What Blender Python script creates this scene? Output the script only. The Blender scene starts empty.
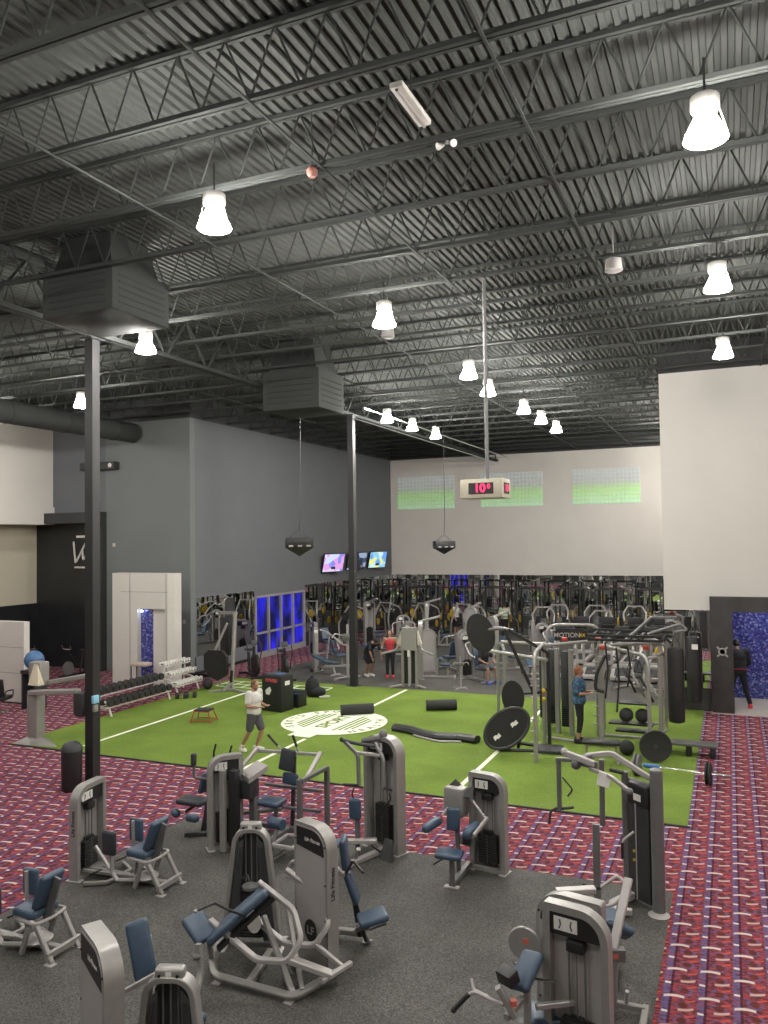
import bpy, bmesh, math, random
from mathutils import Vector, Matrix
from math import sin, cos, pi, radians, atan2, sqrt
V = Vector
random.seed(7)
SC = bpy.context.scene
COL = SC.collection

# ------------------------------------------------------------------ materials
def nt(name):
    m = bpy.data.materials.new(name); m.use_nodes = True
    return m, m.node_tree.nodes, m.node_tree.links, m.node_tree.nodes['Principled BSDF']

def mat(name, rgb, rough=.5, metal=0., var=.08, scale=14., spec=.5, emit=None, es=0):
    m, N, L, b = nt(name)
    b.inputs['Roughness'].default_value = rough
    b.inputs['Metallic'].default_value = metal
    b.inputs['Specular IOR Level'].default_value = spec
    tc = N.new('ShaderNodeTexCoord'); n = N.new('ShaderNodeTexNoise'); r = N.new('ShaderNodeMapRange')
    n.inputs['Scale'].default_value = scale; n.inputs['Detail'].default_value = 3
    L.new(tc.outputs['Object'], n.inputs['Vector']); L.new(n.outputs['Fac'], r.inputs['Value'])
    r.inputs['From Min'].default_value = .3; r.inputs['From Max'].default_value = .7
    r.inputs['To Min'].default_value = 1 - var; r.inputs['To Max'].default_value = 1 + var
    h = N.new('ShaderNodeHueSaturation'); h.inputs['Color'].default_value = (*rgb, 1)
    L.new(r.outputs['Result'], h.inputs['Value']); L.new(h.outputs['Color'], b.inputs['Base Color'])
    if emit:
        b.inputs['Emission Color'].default_value = (*emit, 1); b.inputs['Emission Strength'].default_value = es
    return m

def math_node(N, L, op, a, b=None, c=None):
    n = N.new('ShaderNodeMath'); n.operation = op
    for i, v in enumerate((a, b, c)):
        if v is None: continue
        if isinstance(v, (int, float)): n.inputs[i].default_value = v
        else: L.new(v, n.inputs[i])
    return n.outputs[0]

def mixc(N, L, fac, a, b):
    n = N.new('ShaderNodeMix'); n.data_type = 'RGBA'
    if isinstance(fac, (int, float)): n.inputs[0].default_value = fac
    else: L.new(fac, n.inputs[0])
    for s, v in ((6, a), (7, b)):
        if isinstance(v, tuple): n.inputs[s].default_value = (*v, 1)
        else: L.new(v, n.inputs[s])
    return n.outputs[2]

def carpet_mat():
    m, N, L, b = nt('patterned_carpet')
    b.inputs['Roughness'].default_value = .95; b.inputs['Specular IOR Level'].default_value = .1
    tc = N.new('ShaderNodeTexCoord')
    warp = N.new('ShaderNodeTexNoise'); warp.inputs['Scale'].default_value = 3.1; L.new(tc.outputs['Object'], warp.inputs['Vector'])
    sep = N.new('ShaderNodeSeparateXYZ'); L.new(tc.outputs['Object'], sep.inputs[0])
    M_ = lambda *a: math_node(N, L, *a)
    x = sep.outputs[0]; y = sep.outputs[1]
    PX, PY = .353, .29
    tx = M_('DIVIDE', M_('ADD', x, 100.), PX); fx = M_('FRACT', tx); cx = M_('FLOOR', tx)
    ty = M_('ADD', M_('DIVIDE', M_('ADD', y, 100.), PY), M_('MULTIPLY', M_('MODULO', cx, 2.), .22))
    fy = M_('FRACT', ty); alt = M_('MODULO', M_('FLOOR', ty), 2.)      # rows alternate long and short dashes
    def band(v, c, w, soft=.02):       # 1 inside |v-c|<w
        d = M_('ABSOLUTE', M_('SUBTRACT', v, c))
        n = N.new('ShaderNodeMapRange'); n.inputs['From Min'].default_value = w + soft; n.inputs['From Max'].default_value = w
        L.new(d, n.inputs['Value']); return n.outputs['Result']
    def noise(sc, sx, sy, lo, hi, a=0., b_=1.):
        nz = N.new('ShaderNodeTexNoise'); nz.inputs['Scale'].default_value = sc; nz.inputs['Detail'].default_value = 2
        mp = N.new('ShaderNodeMapping'); mp.inputs['Scale'].default_value = (sx, sy, 1)
        L.new(tc.outputs['Object'], mp.inputs['Vector']); L.new(mp.outputs[0], nz.inputs['Vector'])
        r = N.new('ShaderNodeMapRange'); r.inputs['From Min'].default_value = lo; r.inputs['From Max'].default_value = hi
        r.inputs['To Min'].default_value = a; r.inputs['To Max'].default_value = b_
        L.new(nz.outputs['Fac'], r.inputs['Value']); return r.outputs['Result']
    col = mixc(N, L, noise(11, 1, 2.4, .42, .58), (.085, .024, .030), (.27, .050, .056))
    col = mixc(N, L, noise(17, 1, 2.2, .55, .64, 0, .55), col, (.10, .085, .18))
    blue = M_('MULTIPLY', band(fx, .10, .10, .03), noise(15, 1, 2.0, .40, .56, .1, .85))
    col = mixc(N, L, blue, col, (.085, .095, .22))
    col = mixc(N, L, M_('MULTIPLY', band(fx, .245, .03), .7), col, (.012, .010, .025))
    # brown-red eye with blue rim
    ex = M_('MULTIPLY', M_('SUBTRACT', fx, .62), 1.5); ey = M_('SUBTRACT', fy, .72)
    rad = M_('SQRT', M_('ADD', M_('MULTIPLY', ex, ex), M_('MULTIPLY', ey, ey)))
    col = mixc(N, L, M_('MULTIPLY', band(rad, .30, .05, .05), noise(7, 1, 1, .4, .6, .1, .6)), col, (.10, .10, .22))
    col = mixc(N, L, M_('MULTIPLY', band(rad, 0., .15, .08), .8), col, (.08, .025, .02))
    bend = M_('MULTIPLY', M_('POWER', M_('SUBTRACT', fx, .45), 2.), .9)
    fyc = M_('FRACT', M_('ADD', fy, bend))
    fyd = M_('FRACT', M_('SUBTRACT', fy, bend))
    col = mixc(N, L, M_('MULTIPLY', band(fyd, .93, .05, .03), band(fx, .82, .12, .03)), col, (.42, .07, .05))
    d1 = M_('MULTIPLY', M_('MULTIPLY', band(fyc, .30, .055, .05), band(fx, .34, .28, .03)), alt)
    d2 = M_('MULTIPLY', M_('MULTIPLY', band(fyd, .38, .05, .05), band(fx, .70, .20, .03)), M_('SUBTRACT', 1., alt))
    d3 = M_('MULTIPLY', M_('MULTIPLY', band(fy, .15, .05, .04), band(fx, .12, .07, .03)), M_('SUBTRACT', 1., alt))
    col = mixc(N, L, M_('MULTIPLY', d1, .92), col, (.60, .50, .47))
    col = mixc(N, L, M_('MULTIPLY', d2, .8), col, (.56, .40, .34))
    col = mixc(N, L, d3, col, (.60, .52, .50))
    L.new(col, b.inputs['Base Color'])
    return m

def rubber_mat():
    m, N, L, b = nt('speckled_rubber')
    b.inputs['Roughness'].default_value = .75; b.inputs['Specular IOR Level'].default_value = .35
    tc = N.new('ShaderNodeTexCoord')
    a = N.new('ShaderNodeTexNoise'); a.inputs['Scale'].default_value = 60; a.inputs['Detail'].default_value = 2
    c = N.new('ShaderNodeTexNoise'); c.inputs['Scale'].default_value = .9; c.inputs['Detail'].default_value = 4
    for n in (a, c): L.new(tc.outputs['Object'], n.inputs['Vector'])
    r = N.new('ShaderNodeValToRGB'); e = r.color_ramp.elements
    e[0].position = .38; e[0].color = (.036, .035, .032, 1); e[1].position = .68; e[1].color = (.118, .113, .102, 1)
    L.new(a.outputs['Fac'], r.inputs[0])
    cr = N.new('ShaderNodeMapRange'); cr.inputs['From Min'].default_value = .35; cr.inputs['From Max'].default_value = .65
    cr.inputs['To Min'].default_value = .82; cr.inputs['To Max'].default_value = 1.12
    L.new(c.outputs['Fac'], cr.inputs['Value'])
    h = N.new('ShaderNodeHueSaturation'); L.new(r.outputs[0], h.inputs['Color']); L.new(cr.outputs['Result'], h.inputs['Value'])
    L.new(h.outputs[0], b.inputs['Base Color'])
    return m

def turf_mat():
    m, N, L, b = nt('green_turf')
    b.inputs['Roughness'].default_value = .9; b.inputs['Specular IOR Level'].default_value = .15
    tc = N.new('ShaderNodeTexCoord')
    a = N.new('ShaderNodeTexNoise'); a.inputs['Scale'].default_value = 22; a.inputs['Detail'].default_value = 4
    c = N.new('ShaderNodeTexNoise'); c.inputs['Scale'].default_value = .8; c.inputs['Detail'].default_value = 3
    for n in (a, c): L.new(tc.outputs['Object'], n.inputs['Vector'])
    col = mixc(N, L, a.outputs['Fac'], (.095, .160, .020), (.19, .270, .055))
    cr = N.new('ShaderNodeMapRange'); cr.inputs['From Min'].default_value = .35; cr.inputs['From Max'].default_value = .65
    cr.inputs['To Min'].default_value = .88; cr.inputs['To Max'].default_value = 1.1
    L.new(c.outputs['Fac'], cr.inputs['Value'])
    h = N.new('ShaderNodeHueSaturation'); L.new(col, h.inputs['Color']); L.new(cr.outputs['Result'], h.inputs['Value'])
    L.new(h.outputs[0], b.inputs['Base Color'])
    bp = N.new('ShaderNodeBump'); bp.inputs['Strength'].default_value = .4; bp.inputs['Distance'].default_value = .02
    L.new(a.outputs['Fac'], bp.inputs['Height']); L.new(bp.outputs[0], b.inputs['Normal'])
    return m

def mosaic_mat():
    m, N, L, b = nt('blue_mosaic_tile')
    b.inputs['Roughness'].default_value = .25
    tc = N.new('ShaderNodeTexCoord')
    v = N.new('ShaderNodeTexVoronoi'); v.inputs['Scale'].default_value = 22; L.new(tc.outputs['Object'], v.inputs['Vector'])
    s = N.new('ShaderNodeSeparateXYZ'); L.new(v.outputs['Color'], s.inputs[0])
    r = N.new('ShaderNodeValToRGB'); e = r.color_ramp.elements
    e[0].position = .15; e[0].color = (.03, .033, .16, 1); e[1].position = .8; e[1].color = (.085, .10, .36, 1)
    n = e.new(.93); n.color = (.25, .27, .48, 1)
    L.new(s.outputs[0], r.inputs[0]); L.new(r.outputs[0], b.inputs['Base Color'])
    return m

def glassblock_mat():
    m, N, L, b = nt('glass_block')
    b.inputs['Roughness'].default_value = .45
    tc = N.new('ShaderNodeTexCoord'); s = N.new('ShaderNodeSeparateXYZ'); L.new(tc.outputs['Object'], s.inputs[0])
    n = N.new('ShaderNodeTexNoise'); n.inputs['Scale'].default_value = 5; n.inputs['Detail'].default_value = 3
    L.new(tc.outputs['Object'], n.inputs['Vector'])
    z = math_node(N, L, 'ADD', s.outputs[2], math_node(N, L, 'MULTIPLY', n.outputs['Fac'], .55))
    r = N.new('ShaderNodeValToRGB'); e = r.color_ramp.elements
    e[0].position = 0.0; e[0].color = (.50, .74, .52, 1); e[1].position = 1; e[1].color = (.50, .53, .53, 1)
    k = e.new(.42); k.color = (.42, .68, .28, 1); k = e.new(.58); k.color = (.42, .55, .36, 1); k = e.new(.68); k.color = (.46, .48, .48, 1)
    mr = N.new('ShaderNodeMapRange'); mr.inputs['From Min'].default_value = .2; mr.inputs['From Max'].default_value = 2.15
    L.new(z, mr.inputs['Value']); L.new(mr.outputs[0], r.inputs[0])
    L.new(r.outputs[0], b.inputs['Base Color']); L.new(r.outputs[0], b.inputs['Emission Color']); b.inputs['Emission Strength'].default_value = .22
    return m

def screen_mat(name, cols, strength=1.0, seed=0):
    m, N, L, b = nt(name)
    tc = N.new('ShaderNodeTexCoord'); mp = N.new('ShaderNodeMapping'); mp.inputs['Location'].default_value = (seed, seed, seed)
    mp.inputs['Scale'].default_value = (1, 2.2, 3)
    v = N.new('ShaderNodeTexVoronoi'); v.inputs['Scale'].default_value = 1.3
    L.new(tc.outputs['Object'], mp.inputs['Vector']); L.new(mp.outputs[0], v.inputs['Vector'])
    s = N.new('ShaderNodeSeparateXYZ'); L.new(v.outputs['Color'], s.inputs[0])
    r = N.new('ShaderNodeValToRGB'); r.color_ramp.interpolation = 'CONSTANT'; e = r.color_ramp.elements
    e[0].color = (*cols[0], 1); e[1].position = 1 / len(cols); e[1].color = (*cols[1], 1)
    for i, c in enumerate(cols[2:], 2): k = e.new(i / len(cols)); k.color = (*c, 1)
    L.new(s.outputs[0], r.inputs[0]); b.inputs['Base Color'].default_value = (.02, .02, .02, 1)
    L.new(r.outputs[0], b.inputs['Emission Color']); b.inputs['Emission Strength'].default_value = strength
    return m

SILVER = mat('silver_paint', (.30, .29, .275), .38, .35, .05)
SILVER2 = mat('brushed_panel', (.37, .35, .34), .42, .25, .05, 3)
CHROME = mat('chrome', (.7, .7, .7), .18, 1., .03)
STEEL = mat('grey_steel', (.15, .15, .15), .45, .3, .06)
DGREY = mat('dark_grey', (.038, .039, .042), .5, .1, .1)
BLACK = mat('black_plastic', (.014, .014, .015), .45, 0, .2)
BRUB = mat('black_rubber', (.022, .022, .022), .75, 0, .2)
VINYL = mat('blue_vinyl', (.043, .072, .115), .42, 0, .08)
VINYLD = mat('charcoal_vinyl', (.03, .034, .042), .45, 0, .1)
WALLW_DIM = mat('dimmed_white_wall_paint', (.53, .51, .48), .85, 0, .02, 1)  # same wall white, darkened to counter strong lamp light on the corner block
WHITE = mat('white_paint', (.60, .575, .54), .55, 0, .03)
PLAC = mat('placard_white', (.68, .67, .63), .5, 0, .05)
PRED = mat('placard_red', (.5, .12, .08), .5)
YELLOW = mat('yellow_urethane', (.50, .32, .02), .5)
RED = mat('red_metal', (.42, .05, .03), .4, .2)
BLUEP = mat('blue_plastic', (.04, .13, .36), .5)
CYAN = mat('light_blue_plastic', (.25, .55, .70), .5)
BALLB = mat('blue_ball_rubber', (.06, .14, .30), .4)
SHROUD = mat('grey_shroud', (.065, .065, .07), .45, .1, .05)
STACK = mat('weight_plate_black', (.02, .02, .02), .4, .3)
WALLW = mat('white_wall_paint', (.66, .625, .585), .85, 0, .02, 1)
WALLG = mat('grey_wall_paint', (.135, .142, .155), .85, 0, .03, 1)
WALLG2 = mat('light_grey_wall_paint', (.165, .18, .18), .85, 0, .03, 1)
WALLY = mat('cream_wall_paint', (.52, .48, .38), .85, 0, .02, 1)
WALLB = mat('black_wall_tile', (.018, .019, .021), .35, 0, .2, 2)
WALLD = mat('dark_grey_wall', (.045, .047, .05), .8, 0, .05, 1)
FRAMED = mat('dark_laminate', (.036, .034, .035), .55, 0, .25, 2.5)
DECK = mat('dark_deck_paint', (.060, .064, .061), .8, 0, .1, 1, .2)
JOIST = mat('dark_joist_paint', (.040, .043, .042), .85, 0, .1, 1, .15)
DUCT = mat('dark_duct_paint', (.038, .041, .040), .75, 0, .08, 1, .25)
PILL = mat('black_column_paint', (.018, .018, .02), .5, 0, .1, 1)
TURF = turf_mat(); CARPET = carpet_mat(); RUBBER = rubber_mat(); MOSAIC = mosaic_mat(); GBLOCK = glassblock_mat()
LINE = mat('white_turf_line', (.80, .84, .68), .9, 0, .05)
TILE = mat('beige_floor_tile', (.50, .44, .39), .5, 0, .06, 3)
MORTAR = mat('block_mortar', (.66, .70, .66), .8)
MIRROR, _N, _L, _b = nt('mirror_glass')
_b.inputs['Metallic'].default_value = 1; _b.inputs['Roughness'].default_value = 0.0; _b.inputs['Base Color'].default_value = (.80, .82, .82, 1)
LENS = mat('lamp_lens', (.9, .9, .88), .4, 0, 0, emit=(1, .965, .90), es=380)
BLUELIT, _N, _L, _b = nt('blue_lit_glass')
_tc = _N.new('ShaderNodeTexCoord'); _n = _N.new('ShaderNodeTexNoise'); _n.inputs['Scale'].default_value = 1.1; _n.inputs['Detail'].default_value = 3
_mp = _N.new('ShaderNodeMapping'); _mp.inputs['Scale'].default_value = (1, 2, .8); _L.new(_tc.outputs['Object'], _mp.inputs[0]); _L.new(_mp.outputs[0], _n.inputs['Vector'])
_r = _N.new('ShaderNodeValToRGB'); _e = _r.color_ramp.elements; _e[0].position = .4; _e[0].color = (.004, .005, .05, 1); _e[1].position = .66; _e[1].color = (.02, .02, .85, 1)
_L.new(_n.outputs['Fac'], _r.inputs[0]); _L.new(_r.outputs[0], _b.inputs['Emission Color']); _b.inputs['Emission Strength'].default_value = .9
_b.inputs['Base Color'].default_value = (.01, .01, .02, 1); _b.inputs['Roughness'].default_value = .08
TV1 = screen_mat('tv_pink_picture', [(.75, .35, .75), (.85, .55, .8), (.25, .25, .8), (.6, .7, 1)], 1.1, 1)
TV2 = screen_mat('tv_dark_picture', [(.02, .03, .06), (.05, .09, .2), (.4, .5, .7), (.02, .02, .03)], .8, 5)
TV3 = screen_mat('tv_blue_yellow_picture', [(.25, .6, .9), (.75, .8, .3), (.15, .35, .8), (.6, .8, .9)], 1.1, 9)
LED = mat('red_led', (.3, 0, 0), .4, emit=(1, .02, .10), es=3.2)
SKIN = mat('skin', (.38, .21, .145), .6, 0, .05)
SKIN2 = mat('tanned_skin', (.28, .15, .10), .6, 0, .05)
HAIRB = mat('brown_hair', (.16, .08, .04), .7); HAIRR = mat('red_hair', (.24, .09, .035), .7); HAIRK = mat('black_hair', (.012, .011, .011), .7)
SHW = mat('white_shirt_cloth', (.60, .59, .56), .85); SHO = mat('grey_shorts_cloth', (.085, .085, .095), .9)
SHB = mat('blue_patterned_cloth', (.045, .10, .18), .85, 0, .95, 16); CLK = mat('black_cloth', (.016, .016, .02), .9)
CLR = mat('red_cloth', (.45, .04, .05), .85); SHOEW = mat('white_shoe', (.7, .68, .62), .7); SHOER = mat('red_shoe', (.7, .05, .07), .6)

# ------------------------------------------------------------------ mesh helper
def fil(pts, rad, n=4, closed=False):
    """round the inner corners of a path"""
    pts = [V(p) for p in pts]; out = []
    m = len(pts)
    for i, p in enumerate(pts):
        if not closed and i in (0, m - 1): out.append(p); continue
        a = pts[i - 1] - p; b = pts[(i + 1) % m] - p
        if a.length < 1e-6 or b.length < 1e-6: out.append(p); continue
        r = min(rad, a.length * .48, b.length * .48)
        A = p + a.normalized() * r; B = p + b.normalized() * r
        for k in range(n + 1):
            t = k / n
            out.append(A * (1 - t) ** 2 + p * 2 * t * (1 - t) + B * t * t)
    return out

class G:
    def __init__(s, root=None):
        s.bm = bmesh.new()
        s.o = V(root.location) if root is not None and root.get('_w') else V((0, 0, 0))
    def _add(s, vs, fs):
        vv = [s.bm.verts.new(V(v) - s.o) for v in vs]
        for f in fs:
            try: s.bm.faces.new([vv[i] for i in f])
            except ValueError: pass
        return s
    def box(s, c, size, rz=0, bev=0., rx=0, ry=0, seg=2):
        t = bmesh.new(); bmesh.ops.create_cube(t, size=1)
        for v in t.verts: v.co = V((v.co.x * size[0], v.co.y * size[1], v.co.z * size[2]))
        if bev > 0: bmesh.ops.bevel(t, geom=list(t.edges), offset=min(bev, min(size) * .49), segments=seg, profile=.5, affect='EDGES')
        R = Matrix.Rotation(rz, 3, 'Z') @ Matrix.Rotation(rx, 3, 'X') @ Matrix.Rotation(ry, 3, 'Y')
        t.verts.index_update()
        vs = [R @ v.co + V(c) for v in t.verts]; fs = [[v.index for v in f.verts] for f in t.faces]
        t.free(); return s._add(vs, fs)
    def slab(s, a, b, w, t, up=(0, 0, 1), bev=.02, seg=3):
        """cushion/beam from a to b: width w across, thickness t towards 'up'"""
        a, b = V(a), V(b); d = b - a; Ln = d.length; d.normalize()
        x = d.cross(V(up)); x.normalize(); z = x.cross(d)
        tt = bmesh.new(); bmesh.ops.create_cube(tt, size=1)
        for v in tt.verts: v.co = V((v.co.x * w, v.co.y * Ln, v.co.z * t))
        if bev: bmesh.ops.bevel(tt, geom=list(tt.edges), offset=min(bev, min(w, t, Ln) * .49), segments=seg, profile=.5, affect='EDGES')
        tt.verts.index_update(); c = (a + b) / 2
        vs = [x * v.co.x + d * v.co.y + z * v.co.z + c for v in tt.verts]; fs = [[v.index for v in f.verts] for f in tt.faces]
        tt.free(); return s._add(vs, fs)
    def sweep(s, pts, sec, closed=False, up=(0, 0, 1)):
        pts = [V(p) for p in pts]; n = len(pts); k = len(sec); vs = []; fs = []
        prev = None
        for i, p in enumerate(pts):
            if closed: d = pts[(i + 1) % n] - pts[i - 1]
            elif i == 0: d = pts[1] - p
            elif i == n - 1: d = p - pts[-2]
            else: d = (pts[i + 1] - p).normalized() + (p - pts[i - 1]).normalized()
            if d.length < 1e-9: d = V((0, 0, 1))
            d.normalize()
            if prev is None:
                u = V(up)
                if abs(d.dot(u)) > .95: u = V((0, 1, 0)) if abs(d.y) < .9 else V((1, 0, 0))
                x = d.cross(u); x.normalize()
            else:
                x = prev - d * prev.dot(d)
                if x.length < 1e-6: x = d.orthogonal()
                x.normalize()
            prev = x; z = x.cross(d)
            for a, b in sec: vs.append(p + x * a + z * b)
        m = n if closed else n - 1
        for i in range(m):
            for j in range(k):
                A = i * k + j; B = i * k + (j + 1) % k; C = ((i + 1) % n) * k + (j + 1) % k; D = ((i + 1) % n) * k + j
                fs.append((A, B, C, D))
        if not closed: fs.append(tuple(range(k))[::-1]); fs.append(tuple((n - 1) * k + j for j in range(k)))
        return s._add(vs, fs)
    def tube(s, pts, r, n=8, rad=0, closed=False):
        if rad: pts = fil(pts, rad, 4, closed)
        return s.sweep(pts, [(r * cos(2 * pi * j / n), r * sin(2 * pi * j / n)) for j in range(n)], closed)
    def bar(s, pts, w, h, rad=0, closed=False, up=(0, 0, 1)):
        if rad: pts = fil(pts, rad, 4, closed)
        w /= 2; h /= 2; c = min(w, h) * .3
        sec = [(-w + c, -h), (w - c, -h), (w, -h + c), (w, h - c), (w - c, h), (-w + c, h), (-w, h - c), (-w, -h + c)]
        return s.sweep(pts, sec, closed, up)
    def cone(s, a, b, r0, r1=None, n=16):
        r1 = r0 if r1 is None else r1; a, b = V(a), V(b); d = (b - a).normalized(); x = d.orthogonal().normalized(); y = d.cross(x)
        vs = [a + (x * cos(2 * pi * j / n) + y * sin(2 * pi * j / n)) * r0 for j in range(n)] + [b + (x * cos(2 * pi * j / n) + y * sin(2 * pi * j / n)) * r1 for j in range(n)]
        fs = [(j, (j + 1) % n, n + (j + 1) % n, n + j) for j in range(n)] + [tuple(range(n))[::-1], tuple(range(n, 2 * n))]
        return s._add(vs, fs)
    def lathe(s, prof, c, n=24, axis='Z'):
        vs = []; fs = []; c = V(c)
        for r, z in prof:
            for j in range(n):
                a = 2 * pi * j / n; p = (r * cos(a), r * sin(a), z)
                if axis == 'X': p = (p[2], p[0], p[1])
                if axis == 'Y': p = (p[0], p[2], p[1])
                vs.append(c + V(p))
        for i in range(len(prof) - 1):
            for j in range(n): fs.append((i * n + j, i * n + (j + 1) % n, (i + 1) * n + (j + 1) % n, (i + 1) * n + j))
        fs.append(tuple(range(n))[::-1]); fs.append(tuple((len(prof) - 1) * n + j for j in range(n)))
        return s._add(vs, fs)
    def ell(s, c, r, R=None, n=16, m=10):
        vs = []; fs = []; c = V(c); R = R or Matrix.Identity(3)
        for i in range(1, m):
            t = pi * i / m
            for j in range(n):
                q = 2 * pi * j / n
                vs.append(c + R @ V((r[0] * sin(t) * cos(q), r[1] * sin(t) * sin(q), r[2] * cos(t))))
        k = len(vs); vs += [c + R @ V((0, 0, r[2])), c + R @ V((0, 0, -r[2]))]
        for i in range(m - 2):
            for j in range(n): fs.append((i * n + j, (i + 1) * n + j, (i + 1) * n + (j + 1) % n, i * n + (j + 1) % n))
        for j in range(n): fs.append((k, j, (j + 1) % n)); fs.append((k + 1, (m - 2) * n + (j + 1) % n, (m - 2) * n + j))
        return s._add(vs, fs)
    def prism(s, poly, o, u, v, w, hole=None):
        """poly in (u,v) plane at origin o, extruded by vector w; hole = matching inner outline"""
        o, u, v, w = V(o), V(u), V(v), V(w); P = lambda q: o + u * q[0] + v * q[1]
        n = len(poly)
        if hole is None:
            vs = [P(q) for q in poly] + [P(q) + w for q in poly]
            fs = [tuple(range(n))[::-1], tuple(range(n, 2 * n))] + [(i, (i + 1) % n, n + (i + 1) % n, n + i) for i in range(n)]
        else:
            vs = [P(q) for q in poly] + [P(q) + w for q in poly] + [P(q) for q in hole] + [P(q) + w for q in hole]
            fs = []
            for i in range(n):
                j = (i + 1) % n
                fs += [(i, j, n + j, n + i), (2 * n + j, 2 * n + i, 3 * n + i, 3 * n + j), (j, i, 2 * n + i, 2 * n + j), (n + i, n + j, 3 * n + j, 3 * n + i)]
        return s._add(vs, fs)
    def mesh(s, name):
        bmesh.ops.recalc_face_normals(s.bm, faces=s.bm.faces)
        me = bpy.data.meshes.new(name); s.bm.to_mesh(me); s.bm.free()
        me.shade_smooth(); me.set_sharp_from_angle(angle=radians(38)); return me
    def end(s, name, m, parent=None, label=None, **kw):
        me = s.mesh(name); me.materials.append(m)
        o = bpy.data.objects.new(name, me); COL.objects.link(o); o.parent = parent
        if label: o['label'] = label
        return o

def tag(o, label, cat, group=None, kind=None):
    o['label'] = label; o['category'] = cat
    if group: o['group'] = group
    if kind: o['kind'] = kind
    return o
def thing(name, label, cat, loc=(0, 0, 0), rz=0, group=None, world=False):
    o = bpy.data.objects.new(name, None); COL.objects.link(o); o.location = loc; o.rotation_euler = (0, 0, rz)
    o.empty_display_size = .1
    if world: o['_w'] = 1
    return tag(o, label, cat, group)
def struct(name, g, m, parent=None, label=None):
    o = g.end(name, m, parent)
    if parent is None:
        o['kind'] = 'structure'
        if label: o['label'] = label
    return o
def kids(o): return [c for c in o.children]
def dup(root, loc, rz=0, label=None, group=None, sc=1):
    r = root.copy(); COL.objects.link(r); r.location = loc; r.rotation_euler = (0, 0, rz)
    if sc != 1: r.scale = (sc, sc, sc)
    if label: r['label'] = label
    if group: r['group'] = group
    for c in kids(root):
        d = c.copy(); COL.objects.link(d); d.parent = r
        for e in kids(c):
            f = e.copy(); COL.objects.link(f); f.parent = d
    return r
def text(s, size, o, u, v, m, parent, name='lettering', ext=.001, bold=0.0, al='CENTER', root=None):
    """flat lettering: origin o, reading direction u, up direction v"""
    c = bpy.data.curves.new('t', 'FONT'); c.body = s; c.size = size; c.extrude = ext; c.align_x = al; c.align_y = 'CENTER'; c.offset = bold
    t = bpy.data.objects.new('t', c); COL.objects.link(t)
    bpy.context.view_layer.update()
    me = bpy.data.meshes.new_from_object(t.evaluated_get(bpy.context.evaluated_depsgraph_get()))
    bpy.data.objects.remove(t); me.materials.clear(); me.materials.append(m)
    u, v = V(u).normalized(), V(v).normalized(); w = u.cross(v)
    q_ = root or parent; off = V(q_.location) if q_ is not None and q_.get('_w') else V((0, 0, 0))
    M = Matrix(((u.x, v.x, w.x, 0), (u.y, v.y, w.y, 0), (u.z, v.z, w.z, 0), (0, 0, 0, 1)))
    me.transform(Matrix.Translation(V(o) - off) @ M)
    ob = bpy.data.objects.new(name, me); COL.objects.link(ob); ob.parent = parent
    return ob

# ------------------------------------------------------------------ room
XL, YB, XR = -18.5, 43.8, -1.8
YC = 24.5           # cross wall line
ZT = 9.65; ZD = 10.5
def quad(name, x0, x1, y0, y1, z, t, m, lab=None):
    return struct(name, G().box(((x0 + x1) / 2, (y0 + y1) / 2, z - t / 2), (x1 - x0, y1 - y0, t)), m, None, lab)
quad('floor', -34, 14, -16, 46, 0, .2, CARPET)
quad('floor_rubber', -9.15, -.86, 3.5, 11.97, .008, .01, RUBBER, 'grey speckled rubber flooring under the nearest machines')
quad('floor_rubber_near', -30, 7.5, -15.9, 3.5, .008, .01, RUBBER, 'grey rubber flooring under the balcony')
quad('floor_rubber_rear', -16.1, XR, 24.7, YB, .008, .01, RUBBER, 'grey rubber flooring behind the green turf')
quad('floor_turf', -16.65, -.8, 14.72, 24.72, .014, .012, TURF, 'bright green turf lane')
struct('trim_1', G().box((-8.7, 14.71, .012), (15.9, .05, .024)), BRUB)
def wl(name, a, b, w=.1):
    a, b = V(a), V(b)
    return struct(name, G().slab((a.x, a.y, .016), (b.x, b.y, .016), w, .006, bev=0), LINE)
wl('trim_2', (-14.7, 15.2), (-14.7, 23.0)); wl('trim_3', (-9.9, 14.9), (-9.9, 17.7)); wl('trim_4', (-9.92, 21.9), (-9.92, 24.6)); wl('trim_5', (-5.1, 14.9), (-5.1, 24.5))
g = G()
for x0, x1 in ((-16.4, -14.9), (-14.3, -12.4)):
    for y in (23.1, 23.6, 24.1): g.box(((x0 + x1) / 2, y, .017), (x1 - x0, .05, .006))
    for k in range(4): g.box((x0 + (x1 - x0) * k / 3, 23.6, .017), (.05, 1.0, .0065))
struct('trim_6', g, LINE)

def wallbox(name, x0, x1, y0, y1, z0, z1, m, lab=None):
    return struct(name, G().box(((x0 + x1) / 2, (y0 + y1) / 2, (z0 + z1) / 2), (x1 - x0, y1 - y0, z1 - z0)), m, None, lab)
# left wall with window opening y 28.9..33.1
wallbox('wall_left', XL - .3, XL, YC + .3, 28.9, 0, ZT, WALLG)
wallbox('wall_left.001', XL - .3, XL, 33.1, YB, 0, ZT, WALLG)
wallbox('wall_left.002', XL - .3, XL, 28.9, 33.1, 2.62, ZT, WALLG)
wallbox('wall_left_upper', XL - .35, XL - .0, YC + .3, YB + .3, ZT, ZD + .1, WALLD)
wallbox('wall_back', XL - .3, XR + .3, YB, YB + .3, 0, ZT, WALLW)
wallbox('wall_back_upper', XL - .3, XR + .3, YB, YB + .3, ZT, ZD + .1, WALLD)
wallbox('wall_right', XR, XR + .2, YC + .2, YB, 0, ZD, WALLW)
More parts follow.
